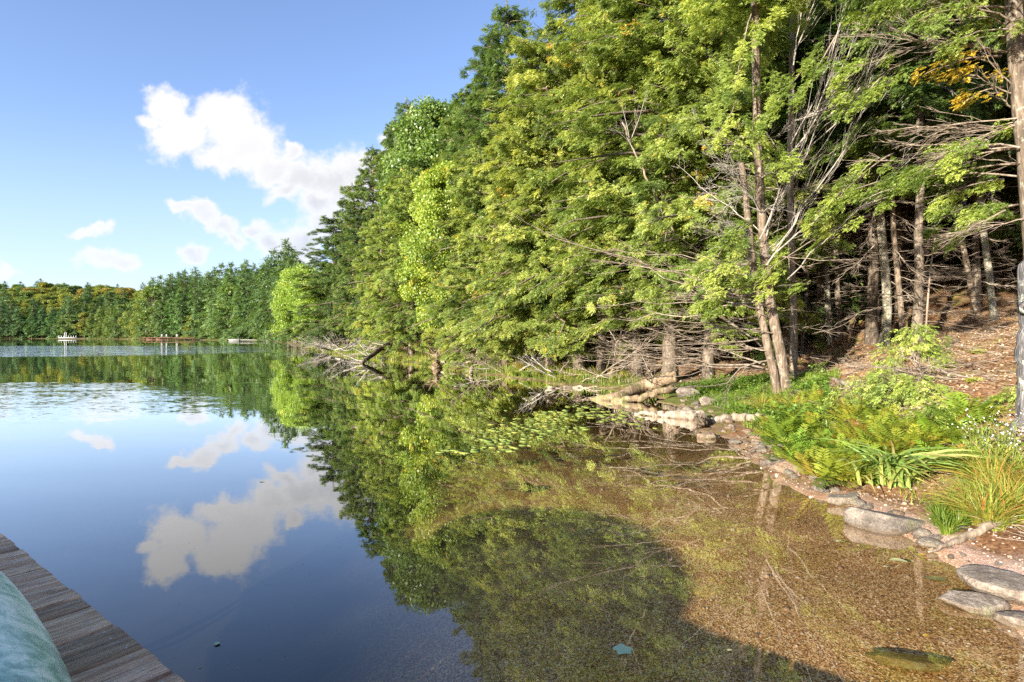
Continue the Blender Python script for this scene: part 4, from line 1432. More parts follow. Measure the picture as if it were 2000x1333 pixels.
BR = (1.15, 1.15, 0.95, 1)
bough_part('T6', [((1740, 350, 12), (1585, 425, 11.5)), ((1700, 420, 12.5), (1480, 545, 12.2)), ((1735, 385, 12.3), (1560, 480, 12)), ((1745, 300, 12), (1640, 385, 11.5))], 61, BR)
bough_part('T13', [((1995, 290, 9.5), (1770, 350, 10)), ((1995, 320, 9.5), (1680, 395, 10.3)), ((1990, 345, 9.5), (1720, 360, 10.8)), ((1960, 350, 10), (1810, 400, 10)), ((1990, 400, 9.5), (1890, 440, 9.3)), ((1980, 290, 9.5), (1840, 310, 9))], 62, BR)
bough_part('T11', [((1900, 400, 12.5), (1815, 450, 12)), ((1880, 440, 12.5), (1840, 480, 12.2)), ((1910, 395, 12.5), (1985, 430, 12))], 63, BR)
bough_part('T1', [((1470, 20, YT), (1440, 160, YT - 2)), ((1470, 100, YT), (1470, 260, YT - 2)), ((1480, 160, YT), (1400, 270, YT - 2)), ((1600, 110, YT - 1), (1500, 230, YT - 2)), ((1640, 60, YT - 1), (1560, 210, YT - 1.6)),
                  ((1480, 520, YT), (1330, 560, YT - 1.6)), ((1480, 560, YT), (1370, 600, YT - 1)), ((1475, 240, YT), (1540, 330, YT - 1.6)), ((1470, 430, YT), (1400, 500, YT - 1)), ((1740, 100, YT - 1), (1620, 190, YT - 2)), ((1760, 120, YT - 1.4), (1650, 235, YT - 2))], 64, (1.1, 1.1, 0.95, 1), 0.15, 260)
bough_part('T13', [((1955, 110, 9), (1805, 145, 8.8)), ((1960, 170, 9.2), (1880, 200, 9))], 65, (1.7, 1.0, 0.4, 1), 0.15, 100)
bough_part('T13', [((1980, 20, 9), (1790, 40, 8.5)), ((1990, 60, 9), (1850, 90, 8.5)), ((1980, -30, 9), (1700, 10, 9))], 66, (0.85, 0.9, 0.8, 1), 0.15, 180)


# ------------------------------------------------------------------ rocks
def ico(sub):
    import bmesh
    bm = bmesh.new()
    bmesh.ops.create_icosphere(bm, subdivisions=sub, radius=1.0)
    v = np.array([x.co[:] for x in bm.verts])
    f = np.array([[x.index for x in fc.verts] for fc in bm.faces])
    bm.free()
    return v, f


ICO = {k: ico(k) for k in (2, 3, 5)}


def rock_mesh(name, seed, dims, mat, sub=3, cuts=9, rough=0.05, planes=()):
    rng = np.random.default_rng(seed)
    v, f = ICO[sub]
    v = v.copy()
    for _ in range(cuts):
        n = rng.normal(0, 1, 3)
        n /= np.linalg.norm(n)
        h = rng.uniform(0.55, 0.85)
        v -= np.maximum(v @ n - h, 0)[:, None] * n * 0.92
    for n, h in planes:
        n = np.array(n, float)
        n /= np.linalg.norm(n)
        v -= np.maximum(v @ n - h, 0)[:, None] * n * 0.95
    nn = v / (np.linalg.norm(v, axis=1, keepdims=True) + 1e-9)
    v = v * (1 + vnoise3(v * 1.6 + seed, seed)[:, None] * 0.16)
    v += nn * (vnoise3(v * 5.0 + seed, seed + 3) * rough + vnoise3(v * 12.0, seed + 7) * rough * 0.45)[:, None]
    v *= np.array(dims) / 2
    return MB().add(v, f).mesh(name, mat, True)


def rock(label, px, py, dims, rz, mat, seed, z=None, Y=None, sub=5, name='rock', group=None, sink=0.3, planes=(), tilt=(0, 0), cat='rock', cuts=9):
    if z is None:
        x, y, zz = G(px, py) if Y is None else (*A(px, py, Y)[:2], 0)
        if Y is not None:
            zz = gz(x, y)
        z = zz + dims[2] * (0.5 - sink)
    else:
        x, y = W(px, py, z)
    o = link(name, rock_mesh(name, seed, dims, mat, sub, cuts, 0.05, planes), None, (x, y, z))
    o.rotation_euler = (tilt[0], tilt[1], rz)
    return tag(o, label, cat, group)


rock('big grey boulder with a flat top at the waterline below the long leaved plant', 1738, 1022, (0.74, 0.52, 0.36), R(-8), M['rock'], 3, 0.02, planes=(((0.1, 0.1, 1), 0.42), ((-0.6, -0.5, 0.15), 0.8)), tilt=(R(-4), R(6)))
rock('low brown topped stone in the water, left of the big flat boulder', 1640, 978, (0.36, 0.28, 0.20), R(12), M['rock_pale'], 5, 0.03, planes=(((0, 0.1, 1), 0.5),))
rock('dark slab of stone lying slanted in the water, leftmost of the near stones', 1594, 962, (0.30, 0.11, 0.10), R(-40), M['rock'], 6, 0.0, planes=(((0.3, -0.6, 0.7), 0.3),))
rock('rounded brown boulder at the foot of the fern bank with a reddish base', 1540, 920, (0.46, 0.36, 0.24), R(10), M['rock_warm'], 7, 0.03)
rock('large pale boulder half buried in gravel at the right edge', 1975, 1155, (0.62, 0.50, 0.34), R(-25), M['rock_pale'], 8, 0.03, planes=(((0, 0, 1), 0.5),))
rock('smooth oval stone with a shadowed corner standing in shallow water near the right edge', 1903, 1182, (0.40, 0.20, 0.17), R(-12), M['rock_pale'], 9, 0.01, planes=(((0, -0.2, 1), 0.45),))
rock('pale stone cut by the right edge, just below the oval one', 1992, 1222, (0.26, 0.20, 0.14), R(-30), M['rock_pale'], 10, 0.0)
rock('long yellow green algae covered stone slab under water at bottom right', 1775, 1288, (0.46, 0.13, 0.09), R(-17), M['rock_moss'], 11, -0.055, planes=(((0, 0, 1), 0.3),))
rock('big pale submerged rock at the bottom right corner', 1995, 1300, (0.5, 0.62, 0.2), R(0), M['rock_pale'], 12, -0.14)
rock('brown submerged stone beside the sunken twigs', 1352, 915, (0.36, 0.26, 0.14), R(20), M['rock_moss'], 13, -0.14)
rock('dark submerged stone left of the sunken twigs', 1258, 921, (0.24, 0.14, 0.1), R(0), M['log_dark'], 14, -0.1)
rock('faint dark submerged rock in the amber shallows', 1005, 948, (0.5, 0.2, 0.12), R(0), M['log_dark'], 15, -0.24)
rock('flat orange brown stone at the water below the bleached log end', 1378, 852, (0.42, 0.26, 0.14), R(-10), M['rock_warm'], 16, 0.03)
rock('grey rock under the broken end of the tilted log', 1345, 775, (0.75, 0.5, 0.4), R(5), M['rock'], 17, None)
rock('squarish grey rock with a pale lichen cap among the bank stones', 1384, 790, (0.5, 0.4, 0.3), R(30), M['rock_pale'], 18, None)
rock('small round stone standing alone in shallow water off the pebble bank', 1320, 843, (0.14, 0.12, 0.12), 0, M['rock_warm'], 19, 0.0, sub=3)

# the pebble bank between the bleached log and the brown boulder
RP = [('grey', M['rock']), ('rusty brown', M['rock_warm']), ('pale', M['rock_pale'])]
rock_protos = [rock_mesh('bank_stone', 100 + i, (1, 0.8, 0.6), RP[i % 3][1], 3, 10) for i in range(9)]
rng = np.random.default_rng(12)
cnt = 0
shp = [(1395, 838), (1430, 865), (1470, 893), (1510, 912), (1560, 940), (1620, 965), (1680, 990)]
for i in range(200):
    if i < 84:
        u = rng.uniform(0, 1)
        px = np.interp(u, [0, 1], [1330, 1530]) + rng.uniform(-15, 15)
        py = np.interp(px, [1330, 1375, 1430, 1510, 1540], [812, 835, 868, 915, 930]) + rng.uniform(-42, 6)
    elif i < 180:
        px = rng.uniform(1520, 1840)
        py = np.interp(px, [1520, 1570, 1680, 1790, 1850], [918, 945, 992, 1050, 1085]) + rng.uniform(-30, 3)
    else:
        px = rng.uniform(1850, 1990)
        py = np.interp(px, [1850, 2000], [1085, 1200]) + rng.uniform(-80, 0)
    if 84 <= i < 180 and rng.random() < 0.45:
        continue
    x, y, z = G(px, py)
    k = int(rng.integers(0, 9))
    sz = rng.uniform(0.06, 0.24) * (1.0 if i < 180 else 0.4) * (1.0 if rng.random() < 0.8 else 1.5) * (0.85 if 84 <= i < 180 else 1)
    o = link('stone', rock_protos[k], None, (x, y, max(z, -0.05) + rng.uniform(-0.06, 0.12) * sz))
    o.scale = (sz, sz * rng.uniform(0.7, 1.1), sz * rng.uniform(0.6, 1.0))
    o.rotation_euler = (rng.uniform(-.3, .3), rng.uniform(-.3, .3), rng.uniform(0, 6.3))
    where = 'in the pebble bank between bleached log and brown boulder' if i < 84 else ('along the waterline under the ferns' if i < 180 else 'on the pink gravel beach')
    tag(o, '%s stone lying %s' % (RP[k % 3][0], where), 'stone', 'stones ' + where)


# ------------------------------------------------------------------ logs and driftwood
def log_obj(label, pts, rads, mat, name='log', wob=0.02, S=12, K=26, group=None, cat='log', limbs=None, lmat=None, rough=0.04):
    rng = np.random.default_rng(abs(hash(label)) % 1000 if False else sum(map(ord, label)))
    P = smooth_line(np.array(pts), K)
    P[1:-1] += rng.normal(0, wob, (K - 2, 3))
    base = P[0].copy()
    rad = np.interp(np.linspace(0, 1, K), np.linspace(0, 1, len(rads)), rads) * (1 + rng.normal(0, rough, K))
    mb = MB().tubes((P - base)[None], rad[None], S)
    # ragged, not perfectly round
    mb.v[0] += (rng.normal(0, 1, mb.v[0].shape) * np.repeat(rad, S)[:, None] * 0.05).astype(np.float32)
    me = mb.mesh(name, mat, True)
    if limbs:
        t = thing(name, label, cat, base, 0, group)
        link('log_stem', me, t)
        n, ln, rr, dirs = limbs
        rngl = np.random.default_rng(n + int(ln * 100))
        ii = rngl.integers(2, K - 1, n)
        dv = np.array(dirs) + rngl.normal(0, 0.55, (n, 3))
        b = MB()
        bare_tree_limbs(rngl, b, (P - base)[ii], dv, ln * rngl.uniform(0.4, 1.1, n), np.full(n, rr), rngl.uniform(-0.1, 0.25, n), 7, 2, 5)
        link('branches', b.mesh(name + '_branches', lmat or mat, True), t)
        return t
    o = link(name, me, None, base)
    return tag(o, label, cat, group)


def WP(px, py, z):
    x, y = W(px, py, z)
    return (x, y, z)


log_obj('bleached white log with a hollow broken root end lying at the water line', [WP(1240, 808, 0.02), WP(1290, 810, 0.05), WP(1340, 812, 0.07), WP(1368, 815, 0.08)], (0.03, 0.065, 0.10, 0.14), M['log_pale'])
log_obj('dark split root at the end of the bleached log', [WP(1362, 822, 0.1), WP(1376, 826, 0.08), WP(1388, 822, 0.02)], (0.09, 0.07, 0.03), M['log_dark'], name='root', cat='root')
log_obj('long tilted mossy log resting on the bank and sloping into the water', [WP(1150, 782, -0.03), WP(1200, 776, 0.10), (*W(1260, 775, 0.0)[:2], 0.28), (*W(1322, 782, 0.0)[:2], 0.62)], (0.04, 0.12, 0.17, 0.15), M['log'])
log_obj('split half log lying under the tilted mossy log', [WP(1185, 784, -0.02), WP(1250, 779, 0.10), (*W(1312, 784, 0.0)[:2], 0.35)], (0.05, 0.09, 0.08), M['log'])
log_obj('sunken rusty log just under the surface running left from the tilted log', [WP(1040, 795, -0.10), WP(1100, 789, -0.08), WP(1165, 782, -0.02)], (0.03, 0.06, 0.06), M['log'])
log_obj('pale grey log half buried along the stones behind the bleached log', [(*G(1385, 828)[:2], G(1385, 828)[2] + 0.05), (*G(1450, 822)[:2], G(1450, 822)[2] + 0.06), (*G(1510, 822)[:2], G(1510, 822)[2] + 0.05)], (0.07, 0.08, 0.05), M['log_pale'])
log_obj('thin bleached log floating by the bank with a forked tip', [WP(1070, 758, 0.02), WP(1120, 756, 0.03), WP(1168, 757, 0.04)], (0.05, 0.05, 0.02), M['log_pale'])
log_obj('dark crooked log dipping into the water below the hemlocks, left of the sedge mound', [WP(968, 724, 0.0), (*W(985, 727, 0.0), 0.35), (*W(1005, 729, 0.0), 1.0)], (0.20, 0.24, 0.22), M['log_dark'])
log_obj('dark fallen trunk with splayed pale branches reaching into the water', [WP(706, 711, 0.0), (*W(722, 708.5, 0.0), 0.35), (*W(745, 706, 0.0), 0.85), (*W(772, 704.5, 0.0), 1.25)], (0.08, 0.13, 0.16, 0.18), M['log_dark'], limbs=(16, 2.6, 0.035, (-0.7, -0.3, -0.25)), lmat=M['twig_grey'])
log_obj('broken grey stump with upright splinters at the water edge', [(*W(853, 719, 0.0), -0.1), (*W(853, 719, 0.0), 0.4), (*W(851, 719, 0.0), 0.95)], (0.32, 0.15, 0.05), M['log'], name='stump', cat='stump', limbs=(8, 1.3, 0.05, (0.1, -0.2, 0.5)), lmat=M['log'])
log_obj('short leaning stub log in front of the grey stump', [(*W(920, 732, 0.0), 0), (*W(922, 731, 0.0), 0.32)], (0.07, 0.08), M['log_pale'])
log_obj('horizontal pale log behind the grey stump', [(*W(862, 717, 0.0), 0.25), (*W(930, 722, 0.0), 0.35)], (0.08, 0.06), M['log_pale'])
log_obj('bleached driftwood stick lying on the pink gravel beach', [WP(1812, 1078, 0.03), (*G(1880, 1062)[:2], G(1880, 1062)[2] + 0.03), (*G(1935, 1040)[:2], G(1935, 1040)[2] + 0.05), (*G(1985, 1028)[:2], G(1985, 1028)[2] + 0.07)], (0.008, 0.028, 0.034, 0.02), M['log_pale'], name='driftwood_stick', cat='stick', wob=0.006)
log_obj('thin dark fork of a dead sapling standing at the bank above the tilted log', [WP(1190, 745, 0.05), A(1200, 705, W(1190, 745, 0.05)[1]), A(1206, 660, W(1190, 745, 0.05)[1])], (0.05, 0.04, 0.03), M['twig'], name='dead_sapling', cat='dead tree', limbs=(5, 1.8, 0.02, (0.0, 0, 0.8)), lmat=M['twig'])
log_obj('mossy rounded log lying across the needle slope', [(*G(1690, 700)[:2], G(1690, 700)[2]), (*G(1760, 692)[:2], G(1760, 692)[2] + 0.08), (*G(1850, 680)[:2], G(1850, 680)[2] + 0.05)], (0.06, 0.08, 0.05), M['log'])
log_obj('pale fallen branch lying on the slope behind the hemlock seedlings', [(*G(1600, 735)[:2], G(1600, 735)[2] + 0.05), (*G(1655, 762)[:2], G(1655, 762)[2] + 0.08), (*G(1700, 752)[:2], G(1700, 752)[2] + 0.05)], (0.03, 0.05, 0.03), M['log_pale'])
log_obj('weathered brown log embedded in the slope left of the snag', [(*G(1800, 700)[:2], G(1800, 700)[2] + 0.02), (*G(1868, 672)[:2], G(1868, 672)[2] + 0.05)], (0.07, 0.08), M['log'])
# tall thin dead stem leaning through the cedars
log_obj('long thin grey dead stem leaning through the green cedar boughs', [A(1215, 240, 17), A(1262, 350, 16.7), A(1310, 440, 16.5), A(1345, 545, 16.4)], (0.02, 0.03, 0.038, 0.045), M['twig'], name='dead_tree', cat='dead tree', limbs=(12, 1.8, 0.015, (-0.4, -0.2, 0.2)), lmat=M['twig_grey'])

# driftwood pile and fallen bare branches along the shore: one proto each, copied
rng = np.random.default_rng(91)
bprotos = []
for i in range(4):
    b = MB()
    bare_tree_limbs(rng, b, np.zeros((1, 3)), np.array([[1, 0, 0.12]]), np.array([1.0]), np.array([0.016]), np.array([0.05]), 11, 4, 5, 0.8, 0.4, 0.8, 9)
    bprotos.append([b.mesh('bare_branch', m, True) for m in (M['twig_grey'],)][0])
b2 = []
for i in range(4):
    b = MB()
    bare_tree_limbs(rng, b, np.zeros((1, 3)), np.array([[1, 0, 0.12]]), np.array([1.0]), np.array([0.012]), np.array([0.05]), 11, 4, 5, 0.8, 0.4, 0.8, 9)
    b2.append(b.mesh('brown_branch', M['twig'], True))
for i in range(34):
    px = rng.uniform(590, 700)
    py = np.interp(px, [580, 640, 700], [674, 688, 698]) + rng.uniform(-4, 2)
    x, y = W(px, py, 0.0)
    o = link('driftwood_branch', bprotos[i % 4], None, (x, y, rng.uniform(0.0, 0.4)))
    L = rng.uniform(1.8, 4.2)
    o.scale = (L, L, L * 0.9)
    o.rotation_euler = (rng.uniform(-1, 1), rng.uniform(-0.45, 0.05), rng.uniform(0, 6.28))
    tag(o, 'bleached grey branch tangled in the driftwood pile below the maple', 'driftwood', 'bleached branches of the driftwood pile')
for i in range(28):
    px = rng.uniform(700, 1330)
    py = np.interp(px, [700, 770, 850, 950, 1100, 1250, 1330], [695, 702, 714, 729, 749, 765, 790]) - rng.uniform(0, 12)
    x, y, z = G(px, py)
    o = link('fallen_branch', (b2 if i % 3 else bprotos)[i % 4], None, (x, y, max(z, 0) + rng.uniform(0.02, 0.25)))
    L = rng.uniform(1.0, 2.4)
    o.scale = (L, L, L)
    o.rotation_euler = (rng.uniform(-1, 1), rng.uniform(-0.5, 0.1), rng.uniform(0, 6.28))
    tag(o, 'bare fallen branch lying on the sedge bank under the cedars', 'branch', 'bare branches fallen on the sedge bank')
for i in range(22):
    px, py = rng.uniform(1540, 1900), rng.uniform(690, 790)
    x, y, z = G(px, py)
    o = link('fallen_branch', b2[i % 4], None, (x, y, z + 0.04))
    L = rng.uniform(0.6, 1.7)
    o.scale = (L, L, L * 0.6)
    o.rotation_euler = (rng.uniform(-1, 1), rng.uniform(-0.15, 0.1), rng.uniform(0, 6.28))
    tag(o, 'bare brown branch lying on the needle slope', 'branch', 'bare branches on the needle slope')
for i in range(16):
    px, py = rng.uniform(1180, 1500), rng.uniform(850, 960)
    x, y = W(px, py, -0.06)
    o = link('sunken_branch', bprotos[i % 4], None, (x, y, rng.uniform(-0.14, -0.06)))
    L = rng.uniform(0.7, 1.5)
    o.scale = (L, L, L * 0.10)
    o.rotation_euler = (0, 0, rng.uniform(2.4, 3.9) + (3.14 if i % 3 == 0 else 0))
    tag(o, 'pale bare branch lying under water in the shallows', 'branch', 'bare branches sunk in the shallows')
for (px, py, L, a, z) in ((1075, 1060, 0.75, 0.7, -0.2), (1195, 1050, 0.7, 0.5, -0.2), (945, 985, 0.5, 1.25, -0.25), (1640, 905, 0.6, 2.6, 0.0)):
    x, y = W(px, py, z)
    o = link('sunken_branch', bprotos[1], None, (x, y, z))
    o.scale = (L, L, L * 0.12)
    o.rotation_euler = (0, 0, a)
    tag(o, 'pale bare branch lying under water in the shallows', 'branch', 'bare branches sunk in the shallows')


# ------------------------------------------------------------------ dock and canoe
DZ = 0.40
e = np.array([0.80, -0.60])          # along the dock edge, towards the right
nrm = np.array([0.60, 0.80])         # outwards over the water
p0 = np.array(W(0, 1040, DZ))
ang = math.atan2(e[1], e[0])
dock = thing('wooden_dock', 'weathered grey brown plank dock at the bottom left corner', 'dock', (p0[0], p0[1], 0), ang)
rng = np.random.default_rng(3)
mb = MB()
s0, s1, pw = -1.6, 7.2, 0.15
k = 0
nails = []
sx = s0
while sx < s1:
    w = pw - 0.012
    out_ = rng.uniform(-0.006, 0.006)
    if sx > 3.6:
        out_ += 0.58 + 0.08 * (sx - 3.6)           # extra unseen dock width, added to push its shadow further out
    dep = 2.6
    zt = DZ + rng.uniform(-0.004, 0.004)
    mb.box((sx + w / 2, (out_ - dep) / 2 + 0.0, zt - 0.019), (w / 2, (out_ + dep) / 2, 0.019), rng.uniform(-0.004, 0.004), rng.random(), 0.004)
    for q in (0.03, w - 0.03):
        for yy in (-0.055,):
            nails.append((sx + q, out_ + yy + rng.uniform(-0.01, 0.01), zt))
    sx += pw
    k += 1
link('deck', mb.mesh('deck', M['planks']), dock)
fr = MB()
fr.box(((s0 + 3.6) / 2, -0.09, DZ - 0.12), ((3.6 - s0) / 2, 0.02, 0.075), 0, 0.3)
fr.box(((s0 + s1) / 2, -1.2, DZ - 0.12), ((s1 - s0) / 2, 0.02, 0.075), 0, 0.5)
fr.box(((s0 + s1) / 2, -2.4, DZ - 0.12), ((s1 - s0) / 2, 0.02, 0.075), 0, 0.7)
link('frame', fr.mesh('dock_frame', M['planks']), dock)
for xx in (-1.2, 1.4, 3.4, 6.8):
    for yy in (-0.2, -2.3):
        link('post', MB().tubes(np.array([[(xx, yy, -3.0), (xx, yy, DZ - 0.045)]]), np.array([[0.06, 0.06]]), 10).mesh('dock_post', M['planks'], True), dock)
nm_ = MB().tubes(np.array([[(0, 0, -0.004), (0, 0, 0.0012)]]), np.array([[0.0052, 0.0045]]), 8).mesh('screw_head', M['metal'])
for (a, b, c) in nails:
    if -0.5 < a < 3.4:
        link('screw', nm_, dock, (a, b, c))

# canoe, upside down on the dock
canoe = thing('canoe', 'upturned mottled teal and white canoe hull lying on the dock, cut by the left edge', 'canoe', (0, 0, 0))
cl, cb, ch = 4.6, 0.43, 0.36
nu, nv = 60, 28
U = np.linspace(-1, 1, nu)
V = np.linspace(-1, 1, nv)
UU, VV = np.meshgrid(U, V, indexing='ij')
half = cb * np.maximum(1 - np.abs(UU) ** 2.3, 0.0) ** 0.85 + 0.004
th = VV * math.pi / 2
cs, sn = np.cos(th), np.sin(th)
X_ = UU * cl / 2
Y_ = half * np.sign(sn) * np.abs(sn) ** 0.75
Z_ = (ch + 0.10 * np.abs(UU) ** 3.0 * 0 - 0.10 * np.abs(UU) ** 4) * np.abs(cs) ** 0.6
idx = np.arange(nu * nv).reshape(nu, nv)
f = np.stack([idx[:-1, :-1], idx[1:, :-1], idx[1:, 1:], idx[:-1, 1:]], -1).reshape(-1, 4)
hull = link('hull', MB().add(np.stack([X_, Y_, Z_], -1).reshape(-1, 3), f[:, ::-1]).mesh('canoe_hull', M['canoe'], True), canoe)
gp = np.stack([np.stack([X_[:, k_], Y_[:, k_], Z_[:, k_] + 0.01], -1) for k_ in (0, -1)])
link('gunwale', MB().tubes(gp, np.full((2, nu), 0.014), 8).mesh('canoe_gunwale', M['canoe'], True), canoe)
kp = np.stack([X_[:, nv // 2], X_[:, 0] * 0, Z_[:, nv // 2] + 0.004], -1)[4:-4]
link('keel', MB().tubes(kp[None], np.full((1, nu - 8), 0.012), 8).mesh('canoe_keel', M['canoe'], True), canoe)
cdir = np.array((-0.73, 0.68))
cpos = np.array((-1.80, 1.615))
canoe.location = (cpos[0], cpos[1], DZ + 0.02)
canoe.rotation_euler = (0, 0, math.atan2(cdir[1], cdir[0]))


# ------------------------------------------------------------------ added unseen umbrella, sized and placed to cast the round lake bed shadow
tl = 2.75 / math.tan(R(SUN_EL))
ux, uy = 0.15 - math.sin(R(SUN_AZ)) * tl, 5.25 - math.cos(R(SUN_AZ)) * tl
um = thing('added_shade_umbrella', 'unseen round umbrella added behind the camera to cast the lake bed shadow', 'umbrella', (ux, uy, gz(ux, uy)))
gzz = gz(ux, uy)
nu = 40
a = np.linspace(0, 2 * math.pi, nu, endpoint=False)
rr = np.array([0.02, 0.6, 1.15, 1.66])
zz = np.array([0.42, 0.33, 0.18, 0.0])
Vv = np.stack([np.stack([r_ * np.cos(a), r_ * np.sin(a), np.full(nu, z_ + 2.35 - gzz)], -1) for r_, z_ in zip(rr, zz)]).reshape(-1, 3)
ix = np.arange(nu)
f = np.concatenate([np.stack([k_ * nu + ix, k_ * nu + (ix + 1) % nu, (k_ + 1) * nu + (ix + 1) % nu, (k_ + 1) * nu + ix], -1) for k_ in range(3)])
can = link('canopy', MB().add(Vv, f).mesh('shade_umbrella_canopy', M['canvas'], True), um)
sm = can.modifiers.new('cloth', 'SOLIDIFY')
sm.thickness = 0.01
link('pole', MB().tubes(np.array([[(0, 0, 0), (0, 0, 2.7 - gzz)]]), np.array([[0.025, 0.025]]), 10).mesh('shade_umbrella_pole', M['grey_wood'], True), um)
link('base', MB().tubes(np.array([[(0, 0, 0), (0, 0, 0.08)]]), np.array([[0.28, 0.25]]), 20).mesh('shade_umbrella_base', M['rock'], True), um)


# ------------------------------------------------------------------ lily pads and floating leaves
def pad_mesh(name, mat, n=16, notch=0.35, rag=0.04, seed=0, stretch=1.0):
    rng = np.random.default_rng(seed)
    a = np.linspace(notch / 2, 2 * math.pi - notch / 2, n)
    r = 1 + rng.normal(0, rag, n)
    top = np.stack([np.cos(a) * r * stretch, np.sin(a) * r, np.zeros(n) + 0.03 * rng.random(n)], -1)
    v = np.concatenate([[(0.12, 0, 0.0)], top, [(0.12, 0, -0.05)], top - (0, 0, 0.05)])
    f = [[0, i, i + 1] for i in range(1, n)] + [[n + 1, n + 2 + i, n + 1 + i] for i in range(1, n)]
    mb = MB().add(v, f)
    mb.f.append(np.array([[i, n + 1 + i, n + 2 + i, i + 1] for i in range(1, n)]))
    mb.t[0][:] = rng.uniform(0.2, 0.9)
    return mb.mesh(name, mat, False)


pads = [pad_mesh('lily_pad', M['pad'], seed=i) for i in range(5)]
rng = np.random.default_rng(44)
strips = [(860, 915, 880, 886, 8), (900, 960, 838, 862, 10), (925, 1010, 872, 884, 20), (940, 1040, 856, 872, 26), (960, 1075, 838, 858, 32), (1000, 1110, 818, 840, 36), (1045, 1150, 803, 822, 44),
          (1090, 1200, 792, 812, 50), (1150, 1262, 810, 826, 26), (1060, 1160, 826, 845, 12), (1180, 1260, 800, 815, 8), (905, 935, 882, 888, 4), (1230, 1285, 828, 838, 4), (935, 1000, 800, 830, 10)]
for (xa, xb, ya, yb, n) in strips:
    for _ in range(n):
        px = rng.uniform(xa, xb)
        py = rng.uniform(ya, yb)
        x, y = W(px, py, 0.0)
        r = rng.uniform(0.04, 0.085)
        o = link('lily_pad', pads[int(rng.integers(0, 5))], None, (x, y, 0.004 + 0.05 * r))
        o.scale = (r, r * rng.uniform(0.75, 1.0), r)
        o.rotation_euler = (rng.uniform(-.03, .03), rng.uniform(-.03, .03), rng.uniform(0, 6.28))
        tag(o, 'small yellow green lily pad floating below the cedar bank', 'lily pad', 'lily pads floating off the cedar bank')


def leaf_mesh(name, tint, seed=0, lobes=0):
    rng = np.random.default_rng(seed)
    n = 18
    a = np.linspace(0, 2 * math.pi, n, endpoint=False)
    r = 1 / np.sqrt((np.cos(a)) ** 2 + (np.sin(a) / 0.5) ** 2)
    if lobes:
        r = 0.55 + 0.45 * np.abs(np.cos(a * 2.5)) ** 0.6
    r = r * (1 + rng.normal(0, 0.05, n))
    v = np.concatenate([[(0, 0, 0.03)], np.stack([np.cos(a) * r, np.sin(a) * r, 0.12 * np.sin(a) ** 2], -1)])
    f = [[0, 1 + i, 1 + (i + 1) % n] for i in range(n)]
    mb = MB().add(v, f, tint)
    mb.add(v - (0, 0, 0.03), [q[::-1] for q in f], tint)
    return mb.mesh(name, M['floatleaf'])


LF = {'green': leaf_mesh('leaf_green', 0.0, 1, 1), 'pale': leaf_mesh('leaf_pale', 0.45, 2), 'yellow': leaf_mesh('leaf_yellow', 0.95, 3)}
for (px, py, r, rz, kind, z, lab) in [(1217, 1270, 0.055, 0.3, 'green', 0.006, 'pale green floating leaf in the dark shadow at bottom centre'),
                                      (1755, 1095, 0.06, 2.7, 'pale', 0.006, 'pale floating leaf nearest the big flat boulder'),
                                      (1730, 1107, 0.022, 0.0, 'pale', 0.006, 'tiny whitish leaf floating left of the driftwood stick'),
                                      (1835, 1133, 0.09, 2.7, 'pale', -0.03, 'long drowned pale leaf near the gravel edge'),
                                      (1803, 1068, 0.03, 1.0, 'yellow', 0.01, 'yellow leaf at the tip of the driftwood stick, upper of two'),
                                      (1804, 1083, 0.03, 0.2, 'yellow', 0.006, 'yellow leaf afloat below the driftwood stick tip, lower of two'),
                                      (1808, 1241, 0.02, 0.2, 'yellow', 0.006, 'small yellow leaf floating above the algae covered slab'),
                                      (1638, 1057, 0.03, 0.4, 'pale', 0.006, 'pale floating leaf in the reflections of the tree trunks'),
                                      (1196, 914, 0.05, 0.1, 'pale', 0.006, 'pale oval leaf floating left of the sunken twigs'),
                                      (1425, 1270, 0.015, 0.1, 'pale', 0.006, 'tiny pale speck of leaf on the amber shallows'),
                                      (512, 940, 0.03, 0.1, 'pale', 0.006, 'lone tiny leaf floating between the two cloud reflections'),
                                      (424, 1257, 0.018, 1.1, 'green', 0.006, 'tiny curled green leaf floating near the dock edge'),
                                      (1540, 1012, 0.02, 0.1, 'yellow', 0.006, 'tiny yellow leaf floating right of the trunk reflections')]:
    x, y = W(px, py, z)
    o = link('floating_leaf', LF[kind], None, (x, y, z))
    o.scale = (r, r, r)
    o.rotation_euler = (0, 0, rz)
    tag(o, lab, 'leaf')

# dust and pollen specks on the still water
r_s = np.random.default_rng(66)
ns = 450
px_ = r_s.uniform(300, 1500, ns)
py_ = r_s.uniform(900, 1333, ns) ** 1.0
Ys = F * H / (py_ - HORY)
Xs = (px_ - 1000) / F * Ys
okm = Ys > 2.7
Xs, Ys = Xs[okm], Ys[okm]
ns = len(Xs)
a6 = np.linspace(0, 2 * math.pi, 6, endpoint=False)
rs_ = r_s.uniform(0.0012, 0.0032, ns) * np.where(r_s.random(ns) < 0.05, 2.0, 1.0)
Vs = np.stack([Xs[:, None] + rs_[:, None] * np.cos(a6) * r_s.uniform(0.6, 1.4, (ns, 1)), Ys[:, None] + rs_[:, None] * np.sin(a6), np.full((ns, 6), 0.003)], -1)
fs_ = np.arange(ns * 6).reshape(ns, 6)
tag(link('water_specks', MB().add(Vs.reshape(-1, 3), fs_).mesh('water_specks', M['floatleaf'])), 'tiny pale pollen specks floating on the still water', 'specks', None, 'stuff')

# ------------------------------------------------------------------ docks and rafts on the far shore
def fdock(px0, px1, py, Y0, Y1):
    a = np.array((*A(px0, py, Y0)[:2],))
    b = np.array((*A(px1, py, Y1)[:2],))
    return a, b


